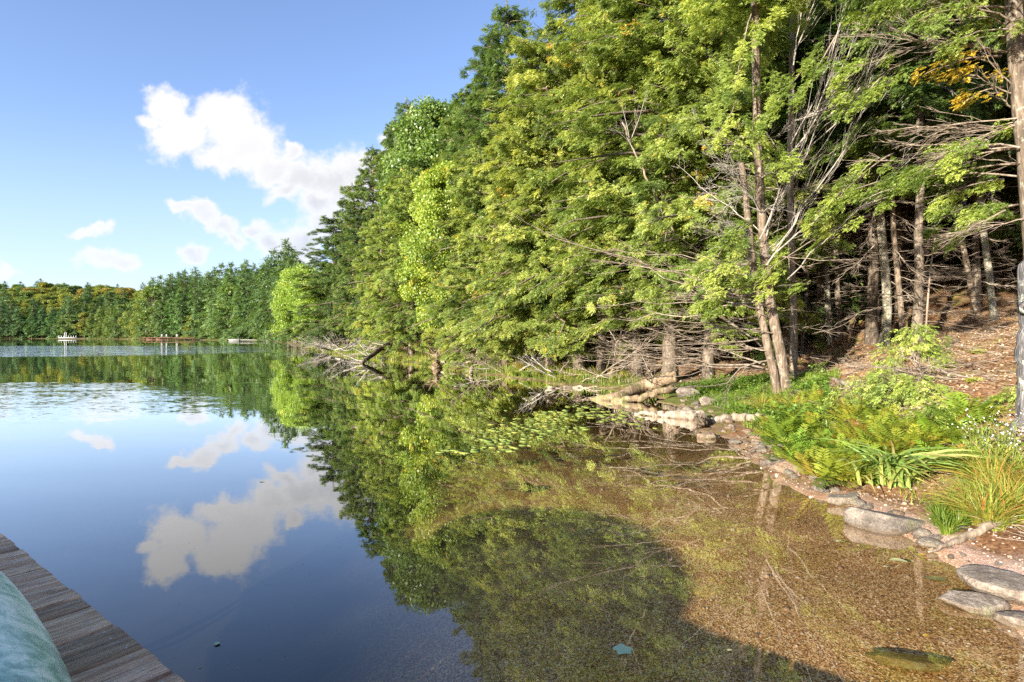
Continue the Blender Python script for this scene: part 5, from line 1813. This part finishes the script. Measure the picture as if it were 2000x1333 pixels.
def plank_run(mb, a, b, wd, z, th):
    c = (a + b) / 2
    L = np.linalg.norm(b - a)
    mb.box((c[0], c[1], z), (L / 2, wd / 2, th / 2), math.atan2(b[1] - a[1], b[0] - a[0]))


# brown dock with chairs
a, b = fdock(283, 382, 0, shore_at(283, -6)[1], shore_at(382, -3)[1])
mid = (a + b) / 2
dk = thing('far_dock', 'long red brown dock with chairs on the far shore', 'dock', (mid[0], mid[1], 0))
mb = MB()
plank_run(mb, a - mid, b - mid, 2.2, 0.75, 0.16)
link('deck', mb.mesh('far_deck', M['red_wood']), dk)
for t_ in np.linspace(0.02, 0.98, 7):
    q = a + (b - a) * t_ - mid
    link('post', MB().tubes(np.array([[(q[0], q[1] - 0.9, -2), (q[0], q[1] - 0.9, 0.9)]]), np.array([[0.11, 0.11]]), 8).mesh('far_post', M['red_wood']), dk)
for t_, w_ in ((0.0, 0.12), (0.2, 0.3)):
    q = a + (b - a) * t_ - mid
    link('float_box', MB().box((q[0] + 4, q[1] - 1.25, 0.42), (2.6, 0.2, 0.4), 0, 0.5, 0.04).mesh('float_box', M['red_wood']), dk)


def chair(label, p, rz, mat):
    t = thing('garden_chair', label, 'chair', (p[0], p[1], 0.83), rz, 'chairs on the brown far dock')
    link('seat', MB().box((0, 0, 0.36), (0.32, 0.32, 0.03), 0, 0.5, 0.01).mesh('chair_seat', mat), t)
    bk = link('backrest', MB().box((0, 0.33, 0.78), (0.32, 0.03, 0.42), 0, 0.5, 0.01).mesh('chair_back', mat), t)
    for sx_ in (-0.33, 0.33):
        link('armrest', MB().box((sx_, 0, 0.58), (0.06, 0.36, 0.02), 0, 0.5, 0.005).mesh('chair_arm', mat), t)
        for sy_ in (-0.28, 0.28):
            link('leg', MB().box((sx_, sy_, 0.28), (0.035, 0.035, 0.28), 0, 0.5, 0.005).mesh('chair_leg', mat), t)


q = a + (b - a) * 0.36
chair('grey garden chair on the brown far dock, leftmost of three', q, 3.3, M['grey_wood'])
q = a + (b - a) * 0.46
chair('grey garden chair on the brown far dock, middle of three', q, 2.8, M['grey_wood'])
q = a + (b - a) * 0.66
chair('wide grey garden chair on the brown far dock, rightmost of three', q, 3.1, M['grey_wood'])

# white dock with posts
a, b = fdock(119, 152, 0, shore_at(119, -16)[1], shore_at(152, -16)[1])
mid = (a + b) / 2
dk = thing('white_dock', 'small white dock with railing and two tall posts at the far left shore', 'dock', (mid[0], mid[1], 0))
mb = MB()
plank_run(mb, a - mid, b - mid, 2.4, 0.55, 0.3)
link('deck', mb.mesh('white_deck', M['white_paint']), dk)
for t_ in np.linspace(0.0, 1, 8):
    q = a + (b - a) * t_ - mid
    link('post', MB().box((q[0], q[1] - 1.0, 1.1), (0.10, 0.10, 0.35)).mesh('white_post', M['white_paint']), dk)
for t_ in (0.33, 0.42):
    q = a + (b - a) * t_ - mid
    link('tall_post', MB().box((q[0], q[1] - 0.9, 1.6), (0.11, 0.11, 1.3)).mesh('tall_post', M['white_paint']), dk)

# swim raft and grey walkway
Yr = shore_at(470, -9)[1]
c0 = A(460, 0, Yr)
rf = thing('swim_raft', 'low white swim raft floating by the far shore right of the brown dock', 'raft', (c0[0], c0[1], 0))
link('deck', MB().box((0, 0, 0.48), (1.6, 1.2, 0.07), 0.05, 0.5, 0.02).mesh('raft_deck', M['white_paint']), rf)
link('float', MB().box((0, 0, 0.2), (1.45, 1.05, 0.2), 0.05, 0.5, 0.03).mesh('raft_float', M['grey_wood']), rf)
Yr = shore_at(500, -4)[1]
c0 = A(505, 0, Yr)
o = link('walkway', MB().box((0, 0, 0.35), (4.6, 0.6, 0.1), 0.05).mesh('walkway', M['grey_wood']), None, (c0[0], c0[1], 0.05))
tag(o, 'narrow grey walkway lying at the far shore beside the white raft', 'walkway')


# ------------------------------------------------------------------ low plants
def blades(rng, mb, base, az, hgt, lean, wid, tint, K=5, curl=1.0):
    """grass blades: base (N,3); lean = horizontal reach as share of height"""
    N = len(az)
    t = np.linspace(0, 1, K)
    hor = np.stack([np.cos(az), np.sin(az), np.zeros(N)], -1)
    lat = np.stack([-np.sin(az), np.cos(az), np.zeros(N)], -1)
    reach = hgt * lean
    C = base[:, None] + hor[:, None] * (reach[:, None] * t ** 1.7)[..., None]
    up = hgt[:, None] * (t - curl * (lean[:, None] * 0.45) * t ** 2.6)
    C[:, :, 2] += up
    w = wid[:, None] * np.sqrt(np.maximum(1 - t ** 2.2, 0.0))[None] * 0.5 + 0.0008
    tw = rng.normal(0, 0.5, N)
    lat2 = lat * np.cos(tw)[:, None] + np.array([0, 0, 1.0]) * np.sin(tw)[:, None]
    Lv = C - lat2[:, None] * w[..., None]
    Rv = C + lat2[:, None] * w[..., None]
    V = np.stack([Lv, Rv], 2).reshape(-1, 3)
    k = np.arange(K - 1)
    q = np.stack([2 * k, 2 * k + 1, 2 * k + 3, 2 * k + 2], -1)
    f = (q[None] + (np.arange(N) * K * 2)[:, None, None]).reshape(-1, 4)
    mb.add(V, f, np.repeat(tint, K * 2))


def tuft_mesh(name, seed, n, h, lean, w, mat, tint, spread=0.08, tvar=0.15):
    rng = np.random.default_rng(seed)
    mb = MB()
    r = spread * np.sqrt(rng.random(n))
    a = rng.uniform(0, 6.283, n)
    base = np.stack([r * np.cos(a), r * np.sin(a), np.full(n, -0.02)], -1)
    az = a + rng.normal(0, 0.6, n)
    blades(rng, mb, base, az, h * rng.uniform(0.45, 1.1, n), lean * rng.uniform(0.3, 1.3, n), w * rng.uniform(0.6, 1.2, n), np.clip(rng.normal(tint, tvar, n), 0, 1), 6)
    return mb.mesh(name, mat)


def fern_mesh(name, seed, n, L, mat, tint, tmpl, elev=(0.2, 1.0), bush=0.0):
    rng = np.random.default_rng(seed)
    mb = MB()
    a = rng.uniform(0, 6.283, n)
    el = rng.uniform(*elev, n)
    d = np.stack([np.cos(a) * np.cos(el), np.sin(a) * np.cos(el), np.sin(el)], -1)
    pos = np.stack([np.cos(a) * 0.03, np.sin(a) * 0.03, np.full(n, 0.0)], -1) + (rng.normal(0, 1, (n, 3)) * np.array([1, 1, 0]) + np.array([0, 0, 1]) * rng.random((n, 1))) * bush
    up = np.stack([-np.cos(a) * 0.6, -np.sin(a) * 0.6, np.full(n, 0.9)], -1) + rng.normal(0, 0.25, (n, 3))
    place(mb, tmpl, pos, d, up, L * rng.uniform(0.6, 1.15, n), np.clip(rng.normal(tint, 0.24, n), 0, 1))
    return mb.mesh(name, mat)


def put(name, me, px, py, sc, rz, label, cat, group=None, color=None, z=None, tilt=0.0):
    x, y, zz = G(px, py, 2.2)
    o = link(name, me, None, (x, y, (zz if z is None else z)))
    o.scale = (sc, sc, sc) if np.isscalar(sc) else sc
    o.rotation_euler = (tilt, 0, rz)
    if color:
        o.color = (*color, 1)
    return tag(o, label, cat, group)


rng = np.random.default_rng(17)
# ground cover as continuous stuff: sedge on the flat bank, leafy herbs by the cedar, fine grass along the near bank
def scatter(n, pxr, pyr, test, dens=None, lo=2.5):
    out = []
    px = rng.uniform(*pxr, n)
    py = rng.uniform(*pyr, n)
    return px, py


def bank_points(n, x0, x1, y0, y1, sd0, sd1, seed, thin=0.0, pxmax=2080):
    r = np.random.default_rng(seed)
    x = r.uniform(x0, x1, n)
    y = r.uniform(y0, y1, n)
    z, sd = terrain(x, y)
    px = x / y * F + 1000
    m = (sd > sd0) & (sd < sd1) & (px > 560) & (px < pxmax)
    if thin:
        m &= fbm(x * 0.9, y * 0.9, seed, 2) > thin
    return x[m], y[m], z[m], sd[m]


def stuff_blades(name, label, pts, h, lean, w, mat, tint, tv=0.15, seed=0):
    r = np.random.default_rng(seed)
    x, y, z, sd = pts
    n = len(x)
    mb = MB()
    base = np.stack([x, y, z - 0.02], -1)
    dist = np.hypot(x, y)
    tn = tint + fbm(x * 0.7, y * 0.7, seed + 5, 2) * 0.45
    blades(r, mb, base, r.uniform(0, 6.283, n), h * r.uniform(0.4, 1.15, n), lean * r.uniform(0.2, 1.3, n), w * (0.7 + dist / 28), np.clip(r.normal(tn, tv, n), 0, 1), 4)
    o = link(name, mb.mesh(name, mat))
    return tag(o, label, 'grass', None, 'stuff')


p = bank_points(120000, -32, 4.2, 15, 75, 0.0, 4.0, 1)
stuff_blades('sedge_cover', 'yellow green sedge covering the flat bank under the cedars', p, 0.42, 0.6, 0.010, M['grass'], 0.52, seed=2)
p = bank_points(60000, 2, 9.5, 8.6, 17, 0.7, 4.0, 3, -0.25, 1640)
stuff_blades('bank_grass', 'fresh green grass around the foot of the leaning cedar', p, 0.20, 0.7, 0.009, M['grass'], 0.28, seed=4)
p = bank_points(15000, 2, 9, 3.0, 9, 0.55, 2.2, 5, -0.02)
stuff_blades('bank_grass', 'mixed green and straw coloured grass along the near bank', p, 0.15, 0.8, 0.006, M['grass'], 0.62, 0.2, seed=6)
# leafy herbs
x, y, z, sd = bank_points(70000, 2, 9.0, 9.2, 17, 0.8, 3.6, 7, -0.12, 1620)
mb = MB()
r = np.random.default_rng(8)
n = len(x)
kite = np.array([(0, 0, 0), (0.5, 0.40, 0.06), (1, 0, -0.06), (0.5, -0.40, 0.06)])
dv = r.normal(0, 1, (n, 3))
dv[:, 2] = r.uniform(-0.2, 0.4, n)
place(mb, kite, np.stack([x, y, z + r.uniform(0.02, 0.26, n) * (0.6 + 0.8 * (fbm(x, y, 3, 2) > 0))], -1), dv, r.normal(0, 0.4, (n, 3)) + (0, -0.3, 1), r.uniform(0.035, 0.075, n), np.clip(r.normal(0.5, 0.2, n), 0, 1))
tag(link('herb_cover', mb.mesh('herb_cover', M['herb'])), 'light green leafy herbs carpeting the bank left of the leaning cedar', 'plants', None, 'stuff')

# fallen leaves, needles and twigs on the slope
M['litter'] = foliage('dry_fallen_leaves', [(0.0, (0.15, 0.08, 0.035)), (0.5, (0.40, 0.245, 0.125)), (0.85, (0.56, 0.40, 0.235)), (1.0, (0.68, 0.56, 0.42))], 0.15, (1, 0.8, 0.6))
x, y, z, sd = bank_points(200000, 3, 20, 3, 26, 0.9, 16, 9)
keep = np.random.default_rng(1).random(len(x)) < np.clip(9 / y, 0.25, 1)
x, y, z, sd = x[keep], y[keep], z[keep], sd[keep]
n = len(x)
mb = MB()
r = np.random.default_rng(10)
dv = r.normal(0, 1, (n, 3))
dv[:, 2] *= 0.3
up = r.normal(0, 0.5, (n, 3)) + (0, 0, 1)
place(mb, kite, np.stack([x, y, z + r.uniform(0.0, 0.03, n)], -1), dv, up, r.uniform(0.02, 0.055, n), np.clip(r.normal(0.45, 0.28, n), 0, 1))
tag(link('leaf_litter', mb.mesh('leaf_litter', M['litter'])), 'dry red brown leaves and needles covering the slope', 'leaf litter', None, 'stuff')
x, y, z, sd = bank_points(16000, 3, 16, 3, 22, 0.8, 12, 11)
n = len(x)
r = np.random.default_rng(12)
a_ = r.uniform(0, 3.14, n)
L_ = r.uniform(0.06, 0.32, n)
c0 = np.stack([x, y, z + 0.015], -1)
dx = np.stack([np.cos(a_), np.sin(a_), r.normal(0.06, 0.12, n)], -1) * L_[:, None]
P_ = np.stack([c0, c0 + dx * 0.5 + r.normal(0, 0.012, (n, 3)), c0 + dx], 1)
mb = MB().tubes(P_, np.full((n, 3), 0.0028) * r.uniform(0.6, 2.0, (n, 1)), 3, r.uniform(0.3, 0.9, n), False)
tag(link('twig_litter', mb.mesh('twig_litter', M['twig'])), 'thin dry twigs scattered over the needle slope', 'twigs', None, 'stuff')
# pebbles of the beach and of the shallow bed
rngp = np.random.default_rng(14)
x = rngp.uniform(-1.5, 6, 30000)
y = rngp.uniform(2.2, 9, 30000)
z, sd = terrain(x, y)
m = (sd > -3.2) & (sd < 0.9)
m &= rngp.random(len(x)) < np.where(sd > 0, 0.5, 0.22)
x, y, z = x[m], y[m], z[m]
v, f = ICO[2]
v = v * (1 + vnoise3(v * 2, 3)[:, None] * 0.3)
mb = MB()
n = len(x)
sz = rngp.uniform(0.004, 0.013, n) * np.where(rngp.random(n) < 0.04, 2.4, 1)
ico1, f1 = ico(1)
Vp = ico1[None] * sz[:, None, None] * rngp.uniform(0.6, 1.2, (n, 1, 3)) * np.array([1, 1, 0.7]) + np.stack([x, y, z + sz * 0.2], -1)[:, None]
fp = (f1[None] + (np.arange(n) * len(ico1))[:, None, None]).reshape(-1, 3)
mb.add(Vp.reshape(-1, 3), fp, np.repeat(rngp.random(n), len(ico1)))
m_, t_, o_ = new_mat('small_pebbles')
cc_ = t_.ramp(t_.attr('tint'), [(0, (0.12, 0.08, 0.055)), (0.4, (0.30, 0.20, 0.14)), (0.75, (0.40, 0.30, 0.22)), (1.0, (0.52, 0.45, 0.38))])
principled(t_, o_, cc_, 0.7, 0.3)
tag(link('pebbles', mb.mesh('pebbles', m_, True)), 'small mixed pebbles on the beach and shallow bed', 'pebbles', None, 'stuff')

# long strap leaved plant
rng_i = np.random.default_rng(21)
ip = thing('iris_plant', 'big clump of long arching strap leaves above the flat grey boulder', 'plant', G(1748, 945))
mb = MB()
n = 95
a_ = np.concatenate([rng_i.uniform(3.3, 6.1, 60), rng_i.uniform(0, 6.28, 35)])
base = np.stack([rng_i.normal(0, 0.14, n), rng_i.normal(0, 0.09, n), np.full(n, 0.0)], -1)
blades(rng_i, mb, base, a_, rng_i.uniform(0.45, 0.80, n), rng_i.uniform(0.7, 1.35, n), rng_i.uniform(0.028, 0.046, n), np.clip(rng_i.normal(0.62, 0.22, n), 0, 1), 9, 1.0)
link('leaves', mb.mesh('iris_leaves', M['iris']), ip)
mb = MB()
a2 = rng_i.uniform(3.5, 6.0, 14)
blades(rng_i, mb, base[:14], a2, rng_i.uniform(0.25, 0.45, 14), rng_i.uniform(0.9, 1.8, 14), rng_i.uniform(0.018, 0.03, 14), np.full(14, 0.97), 8, 1.1)
link('dry_leaves', mb.mesh('iris_dry_leaves', M['iris']), ip)

ferns = [fern_mesh('fern', 200 + i, 16 + 5 * i, 0.46, M['fern'], 0.44 + 0.10 * (i % 3), FR_FERN, (0.35, 1.25), bush=0.08) for i in range(4)]
bush_ = [fern_mesh('leafy_shrub', 220 + i, 60, 0.20, M['fern'], 0.5, FR_FERN, (0.0, 1.2), 0.12) for i in range(3)]
dryf = fern_mesh('dry_fern', 230, 55, 0.22, M['fern'], 0.97, FR_FERN, (0.0, 0.9), 0.09)
k = 0
for i in range(74):
    px = rng.uniform(1525, 1900)
    lo_ = np.interp(px, [1525, 1600, 1700, 1800, 1900], [830, 850, 870, 880, 860])
    hi_ = np.interp(px, [1525, 1570, 1640, 1700, 1760, 1900], [905, 937, 954, 955, 945, 915])
    py = rng.uniform(lo_ - 45, hi_)
    if abs(px - 1745) < 55 and py > 905:
        continue
    put('fern', (ferns + bush_)[i % 7], px, py, rng.uniform(0.6, 1.05), rng.uniform(0, 6.3), 'yellow green fern like plant in the dense band above the waterline stones', 'fern', 'ferns in the band above the waterline stones', (rng.uniform(0.75, 1.1), rng.uniform(0.85, 1.1), rng.uniform(0.7, 1.0)))
for i, (px, py, sc) in enumerate([(1660, 862, 1.0), (1690, 870, 1.1), (1640, 880, 0.8), (1700, 850, 0.8), (1545, 850, 0.7)]):
    put('dry_fern', dryf, px, py, sc, i * 1.1, 'rusty orange dried fern among the yellow green ones', 'fern', 'rusty dried ferns')
for i, (px, py, sc, lab) in enumerate([(1560, 805, 0.9, 'bright leafy fern at the foot of the leaning cedar, nearest the trunk'), (1530, 822, 0.8, 'small bright fern growing over the pale grey log'), (1505, 842, 0.7, 'low fern spreading between the stones by the pale log'),
                                       (1600, 790, 0.8, 'yellow green fern between the cedar and the hemlock seedlings')]):
    put('fern', ferns[i % 4], px, py, sc, i * 2.0, lab, 'fern')

# hemlock seedlings
def seedling(seed, Ht, Rd):
    rng = np.random.default_rng(seed)
    mb = MB()
    nl = 26
    z = np.linspace(0.08, 0.95, nl) * Ht
    L = Rd * (1 - z / Ht) ** 0.5 * rng.uniform(0.6, 1.1, nl) + 0.05
    az = np.arange(nl) * 2.4
    st = np.stack([np.zeros(nl), np.zeros(nl), z], -1)
    ri, dr = np.full(nl, 0.45), np.full(nl, 0.5)
    bough_sprays(rng, mb, FR_FINE, st, az, L, ri, dr, 42, 0.15, 0.66, 0.34, 0, 0.15, 0.1)
    cr = mb.mesh('seedling_crown', M['hemlock'])
    P = np.array([(0, 0, -0.1), (0.01, 0, Ht * 0.5), (0, 0, Ht)])
    m2 = MB().tubes(P[None], np.array([[0.014, 0.009, 0.003]]), 6)
    m2.tubes(limb_lines(rng, st, az, L, ri, dr, 5, 0.01), np.linspace(0.005, 0.0015, 5)[None], 4, 0.4, False)
    return m2.mesh('seedling_stem', M['twig']), cr


SD = [seedling(301, 0.62, 0.60), seedling(302, 0.5, 0.48)]
for (px, py, sc, k, rz, lab) in [(1745, 805, 1.05, 0, 0.3, 'bushy hemlock seedling in the centre of the slope, largest of the seedlings'), (1795, 790, 0.8, 1, 1.9, 'hemlock seedling directly right of the largest one'),
                                 (1700, 780, 0.75, 0, 2.5, 'hemlock seedling directly left of the largest one'), (1785, 705, 1.15, 0, 3.3, 'hemlock seedling with a curved tip, highest up the slope'),
                                 (1830, 842, 0.7, 1, 4.0, 'low hemlock seedling near the white asters'), (1645, 812, 0.8, 1, 5.0, 'low hemlock seedling above the ferns, leftmost of the seedlings'),
                                 (1740, 735, 0.7, 1, 0.9, 'small hemlock seedling behind the largest one'), (1845, 722, 0.5, 1, 0.9, 'tiny hemlock seedling by the weathered brown log'), (1985, 790, 0.45, 1, 2.9, 'tiny hemlock seedling at the right edge below the snag')]:
    x, y, z = G(px, py)
    t = thing('hemlock_seedling', lab, 'seedling', (x, y, z), rz, 'hemlock seedlings on the slope', sc)
    link('stem', SD[k][0], t)
    c = link('crown', SD[k][1], t)
    c.color = (1.15, 1.15, 0.95, 1)

# sedge tussocks
tf = [tuft_mesh('tussock', 310 + i, 150, 0.50, 0.9, 0.008, M['grass'], (0.5, 0.68, 0.8)[i], 0.09, 0.2) for i in range(3)]
tg = [tuft_mesh('green_tussock', 320 + i, 110, 0.32, 0.8, 0.010, M['grass'], 0.3, 0.07, 0.15) for i in range(2)]
for i in range(24):
    px, py = rng.uniform(1885, 2015), rng.uniform(935, 1040)
    put('sedge_tussock', tf[i % 3], px, py, rng.uniform(0.6, 1.05), rng.uniform(0, 6.3), 'arching green and straw coloured sedge tussock at the right edge above the gravel', 'grass', 'sedge tussocks at the right edge')
for i in range(7):
    px, py = rng.uniform(1835, 1890), rng.uniform(1000, 1048)
    put('sedge_tussock', tg[i % 2], px, py, rng.uniform(0.45, 0.7), rng.uniform(0, 6.3), 'small bright green sedge tuft on the gravel right of the flat boulder', 'grass', 'small sedge tufts right of the flat boulder')
for i in range(18):
    px, py = rng.uniform(1470, 1580), rng.uniform(770, 815)
    put('sedge_tussock', (tf + tg)[i % 5], px, py, rng.uniform(0.6, 1.0), rng.uniform(0, 6.3), 'orange and green sedge tussock at the foot of the leaning cedar', 'grass', 'sedge tussocks by the leaning cedar')
for i in range(16):
    px, py = rng.uniform(1000, 1110), rng.uniform(712, 742)
    put('sedge_tussock', (tf + tg)[i % 5], px, py, rng.uniform(0.8, 1.5), rng.uniform(0, 6.3), 'orange green sedge tussock on the low mound beside the dark crooked log', 'grass', 'sedge tussocks on the low mound')

# white asters
as_pos = [(1900, 905), (1925, 885), (1950, 925), (1975, 945), (1965, 900), (1995, 930)]
r = np.random.default_rng(330)
protos = []
for k in range(3):
    st, fl = MB(), MB()
    n = 11
    for q in range(n):
        a0 = r.uniform(0, 6.28)
        h0 = r.uniform(0.25, 0.5)
        p1 = np.array([math.cos(a0), math.sin(a0), 0]) * r.uniform(0.05, 0.22) + (0, 0, h0)
        st.tubes(np.array([[(0, 0, 0), p1 * 0.5 + (0, 0, 0.05), p1]]), np.array([[0.003, 0.002, 0.0015]]), 3, 0.5, False)
        for w in range(3):
            c = p1 + r.normal(0, 0.04, 3)
            m_a = np.linspace(0, 6.283, 7)[:-1]
            nn = r.normal(0, 0.5, 3) + (0, -0.5, 0.6)
            nn /= np.linalg.norm(nn)
            u1 = np.cross(nn, (0, 0, 1.0)); u1 /= np.linalg.norm(u1)
            u2 = np.cross(nn, u1)
            rr = 0.0075
            for aa in m_a:
                d1 = u1 * math.cos(aa) + u2 * math.sin(aa)
                d2 = -u1 * math.sin(aa) + u2 * math.cos(aa)
                fl.add([c, c + d1 * rr * 0.6 + d2 * rr * 0.3, c + d1 * rr * 1.3, c + d1 * rr * 0.6 - d2 * rr * 0.3], [[0, 1, 2, 3]])
    n = 70
    bs = np.stack([r.normal(0, 0.08, n), r.normal(0, 0.08, n), r.uniform(0.02, 0.35, n)], -1)
    lv = MB()
    blades(r, lv, bs, r.uniform(0, 6.28, n), r.uniform(0.05, 0.10, n), r.uniform(0.6, 1.4, n), np.full(n, 0.012), np.clip(r.normal(0.5, 0.2, n), 0, 1), 4)
    protos.append((st.mesh('aster_stems', M['stem']), fl.mesh('aster_flowers', M['flower']), lv.mesh('aster_leaves', M['grass'])))
for i, (px, py) in enumerate(as_pos):
    x, y, z = G(px, py)
    t = thing('aster_plant', 'white flowered aster plant among the grass at the right edge', 'plant', (x, y, z), i * 1.7, 'white asters at the right edge')
    for nm2, me in zip(('stems', 'flowers', 'leaves'), protos[i % 3]):
        link(nm2, me, t)

# moss cushions
M['moss'] = foliage('moss_cushion', [(0, (0.12, 0.15, 0.02)), (0.6, (0.24, 0.26, 0.035)), (1, (0.40, 0.38, 0.06))], 0.2)
for i, (px, py, wd) in enumerate([(1870, 775, 0.5), (1905, 745, 0.4), (1940, 800, 0.7), (1960, 780, 0.5), (1890, 812, 0.5), (1915, 690, 0.4), (1720, 712, 0.5), (1850, 800, 0.3)]):
    x, y, z = G(px, py)
    v, f = ICO[3]
    rr_ = np.random.default_rng(i)
    mb = MB().add(v * np.array([wd * 0.3, wd * 0.22, 0.035]) * (1 + vnoise3(v * 2.3, i)[:, None] * 0.5), f, 0.2)
    n = 900
    q = rr_.normal(0, 1, (n, 3)); q[:, 2] = np.abs(q[:, 2]); q /= np.linalg.norm(q, axis=1, keepdims=True)
    place(mb, kite, q * np.array([wd * 0.31, wd * 0.23, 0.04]), q + rr_.normal(0, 0.5, (n, 3)), rr_.normal(0, 1, (n, 3)), np.full(n, 0.025), np.clip(rr_.normal(0.6, 0.2, n), 0, 1))
    o = link('moss_cushion', mb.mesh('moss_cushion', M['moss']), None, (x, y, z - 0.005))
    tag(o, 'low yellow green moss cushion on the brown slope', 'moss', 'moss cushions on the slope')


# ------------------------------------------------------------------ labels that single out the members of small groups
def number_group(group, base):
    obs = [o for o in SC.objects if o.parent is None and o.get('group') == group]
    obs.sort(key=lambda o: o.location.x / max(o.location.y, 0.1))
    if len(obs) > len(ORD):
        return
    for i, o in enumerate(obs):
        o['label'] = base + (', leftmost one' if i == 0 else (', rightmost one' if i == len(obs) - 1 else ', %s from left' % ORD[i]))


number_group('slim bare hemlock trunks in the shaded woods', 'slim bare trunk standing deep in the shaded woods at right')
number_group('sedge tussocks at the right edge', 'arching straw and green sedge tussock above the pink gravel')
number_group('small sedge tufts right of the flat boulder', 'small bright green sedge tuft beside the flat grey boulder')
number_group('sedge tussocks by the leaning cedar', 'orange green sedge tussock at the foot of the leaning cedar')
number_group('sedge tussocks on the low mound', 'sedge tussock on the low mound beside the crooked dark log')
number_group('white asters at the right edge', 'white flowered aster plant at the right edge')
number_group('moss cushions on the slope', 'low yellow green moss cushion on the brown slope')
number_group('bare branches sunk in the shallows', 'pale bare branch lying under water in the shallows')
number_group('bare branches on the needle slope', 'bare brown fallen branch lying on the needle slope')
number_group('bare branches fallen on the sedge bank', 'bare fallen branch on the sedge bank under the cedars')
number_group('rusty dried ferns', 'rusty orange dried fern among the yellow green ones')
number_group('bleached branches of the driftwood pile', 'bleached branch in the driftwood pile below the maple')
